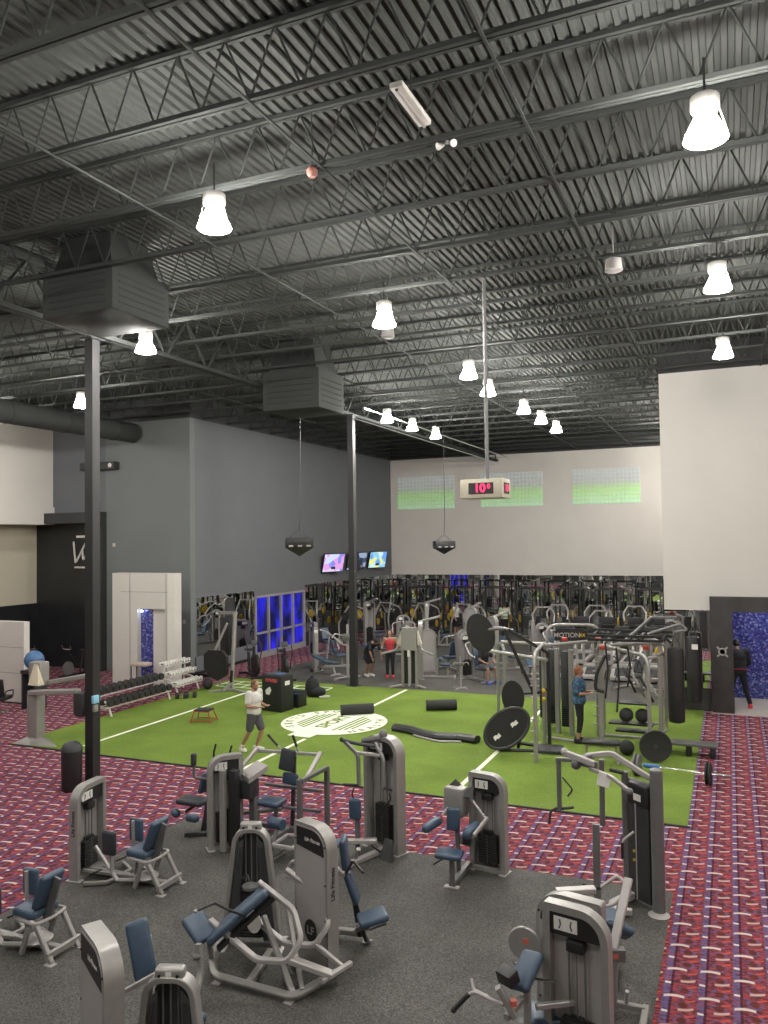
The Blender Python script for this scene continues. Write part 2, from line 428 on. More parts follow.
# cross wall, left: light grey
wallbox('wall_cross', -22.55, XL - .0, YC, YC + .3, 0, ZT, WALLG2)
wallbox('wall_cross.001', -26.3, -22.55, YC, YC + .3, 6.2, ZT, WALLG)
wallbox('wall_cross_upper', -34, XL, YC + .02, YC + .3, ZT, ZD + .1, WALLD)
wallbox('wall_alcove', -26.3, -22.55, YC + .1, YC + .3, 0, 6.2, WALLB, 'black tiled wall in the left alcove')
wallbox('trim_7', -25.3, -22.5, YC - .55, YC + .1, 5.78, 6.2, DGREY)
wallbox('trim_8', -22.75, -22.5, YC - .3, YC + .1, 0, 5.78, DGREY)
# left side: white bulkhead, cream wall under it, black lower wall
wallbox('wall_far_left', -26.2, -25.3, 3, YC, 6.42, ZT, WALLW)
wallbox('trim_9', -26.2, -25.22, 3, YC, 5.75, 6.46, WALLW)
wallbox('wall_far_left_upper', -26.2, -25.3, 3, YC, ZT, ZD + .1, WALLD)
wallbox('wall_far_left_lower', -26.6, -26.3, 3, YC + .3, 2.55, 5.8, WALLY)
wallbox('wall_far_left_base', -26.6, -26.28, 3, YC + .3, 0, 2.55, WALLB)
# right: white block over the corner, dark door frame, tiled recess
wallbox('wall_front_right', XR, 8, YC, YC + .3, 3.25, 9.7, WALLW_DIM)
wallbox('wall_front_right.001', XR, -.58, YC, YC + .3, 2.85, 3.25, WALLW_DIM)
wallbox('wall_front_right_upper', XR, 8, YC + .02, YC + .3, 9.7, ZD + .1, WALLD)
wallbox('wall_front_right_panel', XR, -.58, YC, YC + .3, 0, .64, FRAMED, 'dark panel under the corner mirror')
struct('trim_10', G().box((-.29, YC + .05, 1.62), (.58, .5, 3.25)), FRAMED)
struct('trim_11', G().box((1.4, YC + .05, 3.04), (2.8, .5, .42)), FRAMED)
struct('trim_12', G().box((2.9, YC + .05, 1.62), (.5, .5, 3.25)), FRAMED)
wallbox('wall_tiled_recess', -.6, 3.2, 26.75, 26.95, 0, 3.3, MOSAIC, 'blue mosaic tiled wall beyond the doorway')
wallbox('wall_recess_side', -.75, -.58, YC + .3, 26.9, 0, 3.3, WALLD)
quad('floor_recess', -.6, 3.2, YC - .25, 26.75, .02, .02, TILE, 'beige tiled floor in the doorway')
wallbox('ceiling_recess', -.7, 3.2, YC + .3, 26.95, 3.3, 3.4, WALLW)
t = thing('added_fill_lamp', 'added unseen lamp brightening the tiled doorway recess', 'ceiling lamp', (1.0, 25.6, 3.27))  # unseen lamp added to brighten the blue tiles and recess floor
G().lathe([(.13, .03), (.15, .0), (.13, -.01), (.02, -.01)], (0, 0, 0), 20).end('lens', mat('fill_lamp_lens', (.9, .9, .9), .4, emit=(.92, .95, 1), es=150), t); G().lathe([(.15, .03), (.17, .0), (.15, .0)], (0, 0, 0), 20).end('trim_ring', WHITE, t)
# closing walls that the photo does not look at but the mirrors do
wallbox('wall_near', -34, 14, -16.2, -16, 0, ZD, WALLG)
wallbox('wall_far_right', 8, 8.2, -16, YC, 0, ZD, WALLW)
wallbox('wall_near_left', -34.2, -34, -16, YC, 0, ZD, WALLG)
# mirrors
MG = 'mirror glass panel on the back wall'
npan = 8
for i in range(npan):
    x0 = XL + (XR - XL) * i / npan; x1 = XL + (XR - XL) * (i + 1) / npan
    tag(G().box(((x0 + x1) / 2, YB - .01, 1.78), (x1 - x0 - .012, .02, 2.22)).end('wall_mirror', MIRROR), 'tall frameless mirror panel along the foot of the white back wall', 'mirror', 'back wall mirror panels')
for i, (y0, y1) in enumerate(((24.85, 26.85), (26.87, 28.8), (33.2, 35.8), (35.82, 38.4), (38.42, 41.0), (41.02, 43.7))):
    tag(G().box((XL + .01, (y0 + y1) / 2, 1.775), (.02, y1 - y0, 2.21)).end('wall_mirror', MIRROR),
        'wall mirror left of the blue lit window on the grey wall' if i < 2 else 'wall mirror beyond the blue lit window on the grey wall', 'mirror', 'side wall mirrors before the window' if i < 2 else 'side wall mirrors beyond the window')
tag(G().box((-1.19, YC - .01, 1.75), (1.2, .02, 2.2)).end('wall_mirror', MIRROR), 'narrow mirror between punching bag and dark door frame', 'mirror')
struct('baseboard_back', G().box(((XL + XR) / 2, YB - .03, .33), (XR - XL, .06, .66)), DGREY)
struct('baseboard_left', G().box((XL + .03, 26.8, .33), (.06, 4.1, .66)), WALLG)
struct('baseboard_left.001', G().box((XL + .03, 38.5, .33), (.06, 10.6, .66)), DGREY)
struct('baseboard_left.002', G().box((XL + .05, 26.8, .06), (.06, 4.1, .12)), BLACK)
struct('baseboard_cross', G().box((-18.0, YC - .02, .06), (1.0, .04, .12)), BLACK)
# blue lit window in the left wall
w = G(); 
for y in (28.9, 29.95, 31.0, 32.05, 33.1): w.box((XL, y, 1.32), (.12, .09, 2.6))
w.box((XL, 31, 2.6), (.12, 4.3, .09)); w.box((XL, 31, 1.05), (.12, 4.2, .08)); w.box((XL, 31, .12), (.14, 4.3, .24))
wf = struct('window_1', w, SILVER2)
for i in range(4):
    G().box((XL - .05, 29.425 + 1.05 * i, 1.4), (.02, .98, 2.4)).end('pane', BLUELIT, wf)
# glass block windows
for i, x0 in enumerate((-18.07, -12.95, -7.8)):
    W_, H_ = 3.55, 1.9; r = G(); nx, nz = 17, 9
    f = G().box((x0 + W_ / 2, YB - .015, 6.71 + H_ / 2), (W_, .03, H_))
    wo = struct('window_%d' % (i + 2), f, MORTAR)
    g = G(); 
    for a in range(nx):
        for c in range(nz):
            g.box((W_ / nx * (a + .5), 0, H_ / nz * (c + .5)), (W_ / nx - .018, .05, H_ / nz - .018), bev=.02, seg=1)
    p = g.end('glass_blocks', GBLOCK, wo); p.location = (x0, YB - .04, 6.71)
# ceiling: corrugated deck
g = G(); xs = []; x = -34.0; 
prof = [(0, 0), (.045, 0), (.065, .05), (.13, .05)]
vs = []; per = .15
while x < 14: 
    for dx, dz in ((0, 0), (.06, 0), (.075, .045), (.135, .045)): xs.append((x + dx, ZD + dz))
    x += per
for px, pz in xs: vs += [(px, -16, pz), (px, 46, pz)]
struct('ceiling', g._add(vs, [(2 * i, 2 * i + 1, 2 * i + 3, 2 * i + 2) for i in range(len(xs) - 1)]), DECK)
g = G().box((-10, 15, ZD + .16), (50, 64, .05)); struct('ceiling_roof', g, DECK)
# joists: open web, along x
def joist_mesh(x0, x1, zt, zb, name):
    g = G()
    for z in (zt, zb):
        for dy in (-.035, .035): g.box(((x0 + x1) / 2, dy, z), (x1 - x0, .05, .055))
    n = int((x1 - x0) / .62); st = (x1 - x0) / n
    for i in range(n):
        a = (x0 + i * st, 0, zb); b = (x0 + (i + .5) * st, 0, zt); c = (x0 + (i + 1) * st, 0, zb)
        g.tube([a, b], .014, 5); g.tube([b, c], .014, 5)
    return g
first = None; jy = 7.17 - 1.65 * 6; k = 0
while jy < YB:
    x0, x1 = (-25.4, 8) if jy < YC else (XL, XR)
    if k == 0: proto_a = struct('ceiling_joist', joist_mesh(-25.4, 8, ZD - .04, 9.72, 'j'), JOIST); o = proto_a; proto_b = None
    elif jy >= YC and proto_b is None: proto_b = struct('ceiling_joist', joist_mesh(XL, XR, ZD - .04, 9.72, 'j'), JOIST); o = proto_b
    else:
        o = (proto_b or proto_a).copy(); COL.objects.link(o)
    o.location = (0, jy, 0); jy += 1.65; k += 1
# bridging rods along y between joists
for x in (-15.2, -7.4, -4.6, -2.0, .9):
    y0, y1 = (-3, YC) if x > XR or x < XL else (-3, YB)
    struct('ceiling_bridging', G().box((x, (y0 + y1) / 2, 9.69), (.03, y1 - y0, .03)), JOIST)
# girder over the columns
GX = -12.0
g = G()
for dx in (-.07, .07):
    g.box((GX + dx, 19.8, 9.32), (.1, 48, .09)); g.box((GX + dx, 19.8, 10.35), (.1, 48, .09))
n = 30
for i in range(n):
    y0 = -4.2 + 48 * i / n; y1 = y0 + 48 / n
    g.tube([(GX, y0, 9.32), (GX, (y0 + y1) / 2, 10.35)], .035, 6); g.tube([(GX, (y0 + y1) / 2, 10.35), (GX, y1, 9.32)], .035, 6)
struct('ceiling_girder', g, JOIST)
g = G(); g.tube([(-11.3, 24.5, 9.45), (-11.3, YB - .1, 9.45)], .04, 8); g.tube([(-11.6, 24.5, 9.1), (-11.6, YB - 1, 9.1)], .03, 6)
struct('ceiling_conduit', g, CHROME)
# columns
for cx, cy in ((-12.2, 12.87), (-11.89, 24.72)):
    g = G().box((cx, cy, 4.64), (.21, .21, 9.28)); g.box((cx, cy, .012), (.4, .4, .024)); g.box((cx, cy, 9.27), (.34, .4, .03))
    struct('column', g, PILL)

# ------------------------------------------------------------------ ceiling things
def high_bay(x, y, z, label, grp='high bay lamps under the joists'):
    t = thing('high_bay_lamp', label, 'ceiling lamp', (x, y, z), 0, grp)
    G().lathe([(.11, .44), (.14, .42), (.14, .30), (.12, .27), (.10, .25)], (0, 0, 0), 20).end('ballast_housing', SILVER, t)
    G().lathe([(.085, .26), (.20, .03), (.212, .0), (.20, -.012), (.05, -.02)], (0, 0, 0), 24).end('lens', LENS, t)
    G().tube([(0, 0, .42), (0, 0, 9.72 - z)], .012, 6).end('hanger', JOIST, t)
    g = G()
    for a in range(3): g.tube([(.13 * cos(a * 2.09), .13 * sin(a * 2.09), .30), (.21 * cos(a * 2.09), .21 * sin(a * 2.09), .01)], .006, 4)
    for rr_, zz in ((.13, .30), (.215, .0)): g.tube([(rr_ * cos(q * pi / 8), rr_ * sin(q * pi / 8), zz) for q in range(16)], .006, 4, closed=True)
    g.end('wire_guard', SILVER, t)
    return t
lamps = [(-5.8, 8.2, 'high bay lamp hanging alone above left centre, nearest in its row'), (-.12, 8.4, 'largest brightest high bay lamp, at the upper right'),
 (-5.7, 13.3, 'high bay lamp above and left of the hanging clock pole'), (-.08, 13.7, 'high bay lamp above the white wall block at right, nearer one'),
 (-.04, 19.0, 'high bay lamp just above the top edge of the white wall block'), (-5.75, 18.6, 'high bay lamp just left of the hanging clock pole'),
 (-5.98, 21.1, 'high bay lamp right behind the hanging clock pole'), (-5.85, 24.7, 'first small high bay lamp right of the clock pole'),
 (-5.85, 27.2, 'second small high bay lamp right of the clock pole'), (-5.85, 29.8, 'farthest small high bay lamp right of the clock pole'),
 (-10.9, 13.0, 'high bay lamp right of the near black column'), (-17.0, 17.5, 'high bay lamp glowing behind the near black column'),
 (-10.4, 24.4, 'small high bay lamp just right of the far black column top'), (-10.4, 26.7, 'middle small high bay lamp behind the girder'), (-10.4, 29.2, 'small high bay lamp behind the girder, nearest the back wall')]
lp = None
for x, y, lab in lamps:
    if lp is None: lp = high_bay(x, y, 8.9, lab)
    else: dup(lp, (x, y, 8.9), 0, lab)
for x, y in ((-5.8, 1.5), (-.1, 1.5), (-11, 2), (-17, 4), (-22, 10), (-5.8, -6), (-14, -6), (4.5, 6), (4.5, 15), (-17.2, 10.5), (-2.25, 34.5), (-2.35, 40), (-22, 18)):  # unseen extra lamps for fill; pair behind the white block lights the back wall
    dup(lp, (x, y, 8.9), 0, 'unseen high bay lamp added for fill light, beyond the view or behind the white wall block', 'unseen high bay lamps added for fill light')
t = thing('fluorescent_fixture', 'unlit white strip light on the ceiling near the top centre', 'ceiling light', (-3.15, 8.2, 9.85))
G().box((0, 0, 0), (.16, .9, .07), bev=.02).end('tray', WHITE, t); G().tube([(0, -.42, -.05), (0, .42, -.05)], .02, 8).end('tube', SILVER2, t); G().tube([(0, 0, .03), (0, 0, .55)], .01, 5).end('hanger', JOIST, t)
t = thing('smoke_detector', 'small reddish smoke detector hanging under the ceiling', 'detector', (-4.73, 8.79, 9.62))
G().lathe([(.03, .1), (.07, .05), (.07, 0), (.04, -.04)], (0, 0, 0), 14).end('body', mat('dull_red_plastic', (.30, .13, .10), .5), t); G().tube([(0, 0, .08), (0, 0, .8)], .01, 5).end('stem', JOIST, t)
t = thing('ceiling_speaker', 'small white twin horn just right of the strip light', 'speaker', (-2.95, 8.85, 9.66))
G().cone((-.04, 0, 0), (-.1, -.06, -.04), .02, .045, 10).cone((.04, 0, 0), (.1, -.06, -.04), .02, .045, 10).end('horn', SILVER2, t); G().tube([(0, 0, 0), (0, 0, .1)], .02, 6).end('mount', SILVER2, t)
for i, (x, y, l) in enumerate(((-6.9, 16.3, 'small round white ceiling speaker left of the clock pole'), (-1.7, 13.9, 'small white ceiling speaker above the white wall block corner'))):
    G_ = G().lathe([(.05, .3), (.13, .2), (.15, 0), (.1, -.02)], (0, 0, 0), 14).tube([(0, 0, .25), (0, 0, .9)], .01, 5); o = G_.end('ceiling_speaker', SILVER2); o.location = (x, y, 9.5); tag(o, l, 'speaker')
# duct units
def duct_unit(name, c, s, label, flip=1):
    t = thing(name, label, 'air handler', (c[0], c[1], c[2]))
    G().box((0, 0, s[2] * .28), (s[0], s[1], s[2] * .56), bev=.02).end('casing', DUCT, t)
    G()._add([(-s[0] * .42, -s[1] * .42, s[2] * .56), (s[0] * .42, -s[1] * .42, s[2] * .56), (s[0] * .42, s[1] * .42, s[2] * .56), (-s[0] * .42, s[1] * .42, s[2] * .56),
              (-s[0] * .32, -s[1] * .32, s[2]), (s[0] * .32, -s[1] * .32, s[2]), (s[0] * .32, s[1] * .32, s[2]), (-s[0] * .32, s[1] * .32, s[2])],
             [(0, 1, 5, 4), (1, 2, 6, 5), (2, 3, 7, 6), (3, 0, 4, 7), (4, 5, 6, 7), (3, 2, 1, 0)]).end('supply_duct', DUCT, t)
    g = G()
    for k in range(5): g.box((s[0] * .5, 0, s[2] * (.1 + .08 * k)), (.02, s[1] * .8, .035), ry=.5)
    for k in range(5): g.box((0, -s[1] * .5, s[2] * (.1 + .08 * k)), (s[0] * .8, .02, .035), rx=.5)
    g.end('grille', JOIST, t)
    return t
duct_unit('air_diffuser', (-10.85, 19.54, 8.55), (1.75, 1.5, 1.93), 'big dark boxy air duct unit just left of the far black column top')
duct_unit('air_diffuser', (-10.35, 11.3, 9.0), (1.6, 1.5, 1.48), 'big dark boxy air duct unit above the near black column')
t = thing('round_duct', 'long dark round duct high on the left side', 'duct', (-21, 14, 9.2))
G().tube([(0, -11, 0), (0, 10.3, 0)], .38, 20).end('pipe', DUCT, t)
g = G(); 
for k in range(9): g.tube([(.39 * cos(a * pi / 10), -10 + 2.4 * k, .39 * sin(a * pi / 10)) for a in range(20)], .015, 4, closed=True)
g.end('seam_ring', DUCT, t)
for k in range(4): G().tube([(0, -8 + 5.5 * k, .3), (0, -8 + 5.5 * k, 1.28)], .015, 5).end('hanger', JOIST, t)
# clock box
t = thing('hanging_clock', 'cream four sided digital clock with red digits on a long pole', 'clock', (-3.95, 13.75, 5.7), 0, world=True)
az = radians(-2); u = V((cos(az), sin(az), 0)); n_ = V((u.y, -u.x, 0)); c = V((-4.02, 13.9, 5.87))
G(t).box(c, (.78, .50, .34), rz=az, bev=.01).end('case', mat('cream_plastic', (.50, .46, .36), .5), t)
G(t).box(c + n_ * .252, (.46, .01, .20), rz=az).end('display', BLACK, t)
text('10', .21, c + n_ * .262 - u * .02, u, (0, 0, 1), LED, t, 'digits', bold=.004)
text('0', .11, c + n_ * .262 + u * .145 + V((0, 0, .03)), u, (0, 0, 1), LED, t, 'digits', bold=.003)
G(t).box(c + u * .392, (.01, .30, .20), rz=az).end('display', BLACK, t)
text('10', .16, c + u * .402, -n_, (0, 0, 1), LED, t, 'digits', bold=.004)
G(t).tube([(-3.98, 13.9, 5.98), (-3.98, 13.9, 9.75)], .035, 8).end('pole', STEEL, t)
# hanging pyramidal speakers
def hang_speaker(x, y, z, label):
    t = thing('hanging_speaker', label, 'speaker', (x, y, z), .5)
    s = .42
    G().box((0, 0, .16), (.86, .86, .30), bev=.01).end('cabinet', BLACK, t)
    G()._add([(-.43, -.43, .01), (.43, -.43, .01), (.43, .43, .01), (-.43, .43, .01), (0, 0, -.27)], [(0, 1, 4), (1, 2, 4), (2, 3, 4), (3, 0, 4), (3, 2, 1, 0)]).end('lower_cone', DGREY, t)
    g = G()
    for a in range(4):
        R = Matrix.Rotation(a * pi / 2, 3, 'Z')
        for q in (-.25, .02, .28): g.box(R @ V((q, -.432, .06)), (.13, .01, .05), rz=a * pi / 2)
    g.end('horn_slot', SILVER2, t)
    g = G()
    for sx in (-.3, .3):
        for sy in (-.3, .3): g.tube([(sx, sy, .31), (sx * .2, sy * .2, .55)], .008, 4)
    g.tube([(0, 0, .5), (.05, 0, 1.3), (.05, 0, 9.72 - z)], .015, 6)
    g.end('cable', DGREY, t); return t
hang_speaker(-12.2, 21.6, 4.76, 'larger dark pyramid speaker hanging in front of the grey wall')
hang_speaker(-11.45, 33.0, 4.56, 'smaller black speaker hanging in front of the white back wall')
# TVs on the left wall
for i, (y, m, l) in enumerate(((35.5, TV1, 'tilted wall television showing a pink and violet picture'), (38.2, TV2, 'tilted wall television with a dark picture, partly behind the far column'), (40.9, TV3, 'tilted wall television with a blue and yellow picture'))):
    t = thing('television', l, 'television', (XL + .35, y, 3.85), radians(-12))
    G().box((0, 0, 0), (.07, 1.6, .95), ry=.22, bev=.01).end('casing', BLACK, t)
    G().box((.042, 0, -.01), (.01, 1.54, .88), ry=.22).end('screen', m, t)
    G().box((-.16, 0, -.2), (.325, .3, .25)).end('bracket', BLACK, t)
# things on the grey wall
t = thing('projector', 'dark projector box high on the light grey wall, behind the near column', 'projector', (-22.7, YC - .17, 8.0))
G().box((0, 0, 0), (1.7, .35, .3), bev=.02).end('body', DGREY, t); G().cone((.7, -.17, 0), (.7, -.2, 0), .09, n=16).end('lens', CHROME, t)
o = G().box((-22.1, YC - .03, 4.9), (.12, .05, .14), bev=.01).end('wall_sensor', WHITE); tag(o, 'tiny white sensor on the light grey wall above the white portal', 'sensor')
o = G().lathe([(.08, 0), (.08, -.02), (.05, -.03)], (-17.9 - .9, YC - .001, 2.0), 14, 'Y').end('wall_thermostat', SILVER2); tag(o, 'small round plate on the light grey wall beside the mirror', 'wall plate')
# logo sign in the alcove
t = thing('wall_sign', 'white brush lettered sign on the black alcove wall', 'sign', (-24.0, YC - .02, 4.6), world=True)
y_ = YC + .05
G(t).tube([(-24.25, y_, 5.05), (-24.15, y_, 4.2)], .04, 6).tube([(-23.55, y_, 5.1), (-24.1, y_, 4.25)], .04, 6).tube([(-23.8, y_, 4.75), (-23.75, y_, 4.3), (-23.55, y_, 4.6)], .04, 6, .1).box((-23.8, y_, 5.25), (.6, .03, .09)).box((-23.8, y_, 4.02), (.8, .03, .07)).end('lettering', WHITE, t)
# brand emblem on the dark door frame
t = thing('round_emblem', 'pale round emblem on the dark door frame', 'sign', (-.28, YC - .20, 1.72))
G().lathe([(.11, 0), (.11, -.012), (.07, -.012), (.07, 0)], (0, 0, 0), 24, 'Y').end('ring', SILVER2, t)
g = G()
for a in range(4):
    d = V((cos(pi / 4 + a * pi / 2), 0, sin(pi / 4 + a * pi / 2))); g.slab(d * .1 - V((0, .006, 0)), d * .19 - V((0, .006, 0)), .05, .012, (0, 1, 0), bev=0)
g.end('tab', SILVER2, t)

# white portal at left
t = thing('white_portal', 'white panelled portal with doorway in front of the light grey wall', 'portal', (-18.9, 22.7, 0), world=True)
x0, x1, xa, xb, y0, y1 = -20.42, -17.72, -19.2, -18.0, 22.4, 22.95
g = G(t)
g._add([(x0, y1, 0), (x0, y0 + .12, 0), (x0 + .9, y0, 0), (xa, y0, 0), (xa, y1, 0), (x0, y1, 3.9), (x0, y0 + .12, 3.9), (x0 + .9, y0, 3.9), (xa, y0, 3.9), (xa, y1, 3.9)],
       [(0, 1, 6, 5), (1, 2, 7, 6), (2, 3, 8, 7), (3, 4, 9, 8), (4, 0, 5, 9), (5, 6, 7, 8, 9), (4, 3, 2, 1, 0)])
g.end('left_pier', WHITE, t)
G(t)._add([(xb, y0, 0), (x1 - .16, y0, 0), (x1, y0 + .14, 0), (x1, y1, 0), (xb, y1, 0), (xb, y0, 3.9), (x1 - .16, y0, 3.9), (x1, y0 + .14, 3.9), (x1, y1, 3.9), (xb, y1, 3.9)],
       [(0, 1, 6, 5), (1, 2, 7, 6), (2, 3, 8, 7), (3, 4, 9, 8), (4, 0, 5, 9), (5, 6, 7, 8, 9), (4, 3, 2, 1, 0)]).end('right_pier', WHITE, t)
G(t).box(((xa + xb) / 2, (y0 + y1) / 2, 3.28), (xb - xa, y1 - y0, 1.24)).end('lintel', WHITE, t)
G(t).box((xa + .3, y0 + .22, 1.33), (.60, .05, 2.66)).end('blue_tiled_backing', MOSAIC, t); G(t).box((xb - .3, y0 + .16, 1.33), (.60, .06, 2.66)).end('white_inner_jamb', WHITE, t)
g = G(t)
g.box((-18.9, y0 - .003, 3.25), (3.0 - .95, .006, .012)); g.box((x0 + .9, y0 - .004, 1.95), (.012, .008, 3.9)); g.box((xb + .06, y0 - .004, 1.95), (.012, .008, 3.9))
g.end('panel_joint', STEEL, t)
o = thing('wall_lamp', 'small lamp glowing bluish white inside the white portal', 'lamp', (-19.05, 22.47, 2.57)); G().lathe([(.03, .04), (.05, 0), (.03, -.02)], (0, 0, 0), 12).end('lens', mat('cool_lamp_lens', (.8, .85, 1), .4, emit=(.7, .8, 1), es=20), o); G().box((0, 0, .06), (.06, .06, .06)).end('mount', SILVER, o)
t = thing('massage_table', 'beige padded bench inside the white portal doorway', 'bench', (-18.75, 22.05, 0))
G().box((0, 0, .80), (.7, .4, .12), bev=.04).end('top', mat('beige_vinyl', (.5, .42, .36), .6), t)
for sx in (-.33, .33):
    for sy in (-.14, .14): G().tube([(sx * .9, sy, .0), (sx * .9, sy, .78)], .02, 6).end('leg', DGREY, t)
# white partition + chair
t = thing('white_partition', 'white freestanding partition panel at the left edge', 'partition', (-21.5, 18.6, 0))
G().box((0, 0, 1.3), (2.4, .22, 2.5)).end('panel', WHITE, t); G().box((0, 0, .03), (2.38, .2, .06)).end('plinth', BLACK, t)
g = G(); g.box((0, -.112, 1.75), (2.36, .004, .012)); g.box((0, -.112, .95), (2.36, .004, .012)); g.end('panel_joint', STEEL, t)
t = thing('lounge_chair', 'black office chair on a chrome base in front of the white partition', 'chair', (-19.95, 17.3, 0), radians(200))
G().box((0, 0, .45), (.55, .55, .12), bev=.05).end('seat', BLACK, t); G().box((0, .25, .78), (.52, .1, .55), rx=-.2, bev=.05).end('backrest', BLACK, t)
g = G().tube([(0, 0, .08), (0, 0, .42)], .03, 8)
for a in range(5): g.tube([(0, 0, .08), (.28 * cos(a * 1.257), .28 * sin(a * 1.257), .03)], .018, 6)
g.end('base', CHROME, t)
for sx in (-1, 1): G().tube([(sx * .29, -.2, .48), (sx * .3, -.2, .66), (sx * .3, .22, .68), (sx * .28, .26, .5)], .02, 6, .05).end('armrest', BLACK, t)

# ------------------------------------------------------------------ strength machines
def outline(W, H, rl, rr, i=0., seg=7):
    """front view of a machine tower: base at z=0, top corners rounded by rl (left) and rr (right), inset i"""
    rl = max(rl - i, .012); rr = max(rr - i, .012); p = [(i, i), (W - i, i)]
    for k in range(seg + 1):
        a = pi / 2 * k / seg; p.append((W - i - rr + rr * cos(a), H - i - rr + rr * sin(a)))
    for k in range(seg + 1):
        a = pi / 2 + pi / 2 * k / seg; p.append((i + rl + rl * cos(a), H - i - rl + rl * sin(a)))
    return p
def tower(t, A, B, H, rl=.03, rr=.26, D=.15, fr=.07, brand=True, stack=.42, side=None, name='', simple=False):
    """selectorised weight tower; A, B = left and right foot seen from its front"""
    A, B = V((*A, 0)), V((*B, 0)); W = (B - A).length; u = (B - A).normalized(); n = V((u.y, -u.x, 0)); z = V((0, 0, 1))
    P = lambda a, d, h: A + u * a + n * d + z * h
    frm = G(t).prism(outline(W, H, rl, rr), A - n * D / 2, u, z, n * D, outline(W, H, rl, rr, fr)).end('frame', SILVER, t)
    G(t).prism(outline(W, H, rl, rr, fr - .004), A - n * (D * .38), u, z, n * .012).end('back_panel', SILVER2, t)
    zh = H - fr
    # header: dark plate following the rounded top
    out = outline(W, H, rl, rr, fr + .002); top = [q for q in out if q[1] > H - .27] ; xs_ = [q[0] for q in out]
    hd = [(min(xs_), H - .27), (max(xs_), H - .27)] + [q for q in top]
    hp_ = G(t).prism(hd, A + n * (D * .22), u, z, n * .02).end('header_plate', BLACK, t)
    G(t).box(P(W * .36, D * .22 + .025, H - .165), (W * .36, .006, .12), rz=atan2(u.y, u.x)).end('placard', PLAC, hp_)
    if not simple:
        for k in (-1, 1): g = G(t); g.tube([P(W * .36 + k * W * .09, D * .22 + .030, H - .125), P(W * .36 + k * W * .075, D * .22 + .030, H - .165), P(W * .36 + k * W * .1, D * .22 + .030, H - .205)], .008, 5).end('placard_figure', STEEL, hp_)
    c = W * .5; sw = W * stack / .62 if W < .5 else .30
    G(t).box(P(c, .02, H - .34), (.17, .1, .11), rz=atan2(u.y, u.x), bev=.02).end('pulley_housing', BLACK, t)
    hs = H * .40
    g = G(t)
    for k in (-1, 1): g.tube([P(c + k * .075, .01, .1), P(c + k * .075, .01, H - .33)], .011, 6)
    g.tube([P(c, .015, hs), P(c, .015, H - .36)], .007, 5)
    g.end('guide_rod', STEEL, t)
    g = G(t); k = .12
    while k < hs - .03:
        g.box(P(c, .015, k + .018), (sw, .1, .03), rz=atan2(u.y, u.x), bev=.004, seg=1); k += .036
    g.box(P(c, .015, hs), (sw * .55, .07, .05), rz=atan2(u.y, u.x), bev=.01)
    ws_ = g.end('weight_stack', STACK, t)
    if not simple:
        g = G(t)
        for k in range(12): g.cone(P(c, .066, .14 + k * .036), P(c, .07, .14 + k * .036), .006, n=6)
        g.end('pin_hole', SILVER2, ws_)
    for k in (0, 1):
        G(t).box(P(fr / 2 if k == 0 else W - fr / 2, 0, .008), (.11, D + .1, .016), rz=atan2(u.y, u.x), bev=.004).end('foot_plate', SILVER2, t)
    if not simple:
        g = G(t).prism([(q[0], q[1]) for q in outline(W, H, rl, rr, .035)], A - n * (D * .5 + .004), u, z, n * .006); rs_ = g.end('rear_shroud', SILVER2, t)
        hd = [(.05, H - .32), (W - .05, H - .27)] + [q for q in outline(W, H, rl, rr, .05) if q[1] > H - .26]
        rh_ = G(t).prism(hd, A - n * (D * .5 + .008), u, z, n * .005).end('rear_header', BLACK, t)
        if brand:
            text('Life Fitness', .058, P(W * .42, -D * .5 - .012, H - .17), -u, z, WHITE, rh_, bold=.0015, root=t)
            a = P(W * .5, -D * .5 - .007, H * .27)
            G(t).prism([(.105 * cos(k * pi / 12), .13 * sin(k * pi / 12)) for k in range(24)], a, -u, z, -n * .003).end('emblem_disc', BLACK, rs_)
            text('LF', .13, a - n * .005, -u, V((0, 0, 1)), SILVER2, rs_, 'emblem_lettering', bold=.002, root=t)
        if side is not None:
            s_ = 1 if side > 0 else -1; a = P(W + .002 if s_ > 0 else -.002, 0, H * .62)
            text('Life Fitness', .085, a, V((0, 0, 1)), n * s_, BLACK, frm, bold=.0015, root=t)
    g = G(t)
    for k in (.38, .62, .88):
        for a in (.035, W - .035): g.cone(P(a, -D / 2 - .012, H * k), P(a, -D / 2, H * k), .011, n=8)
    g.end('bolt', BLACK, frm)
    return P
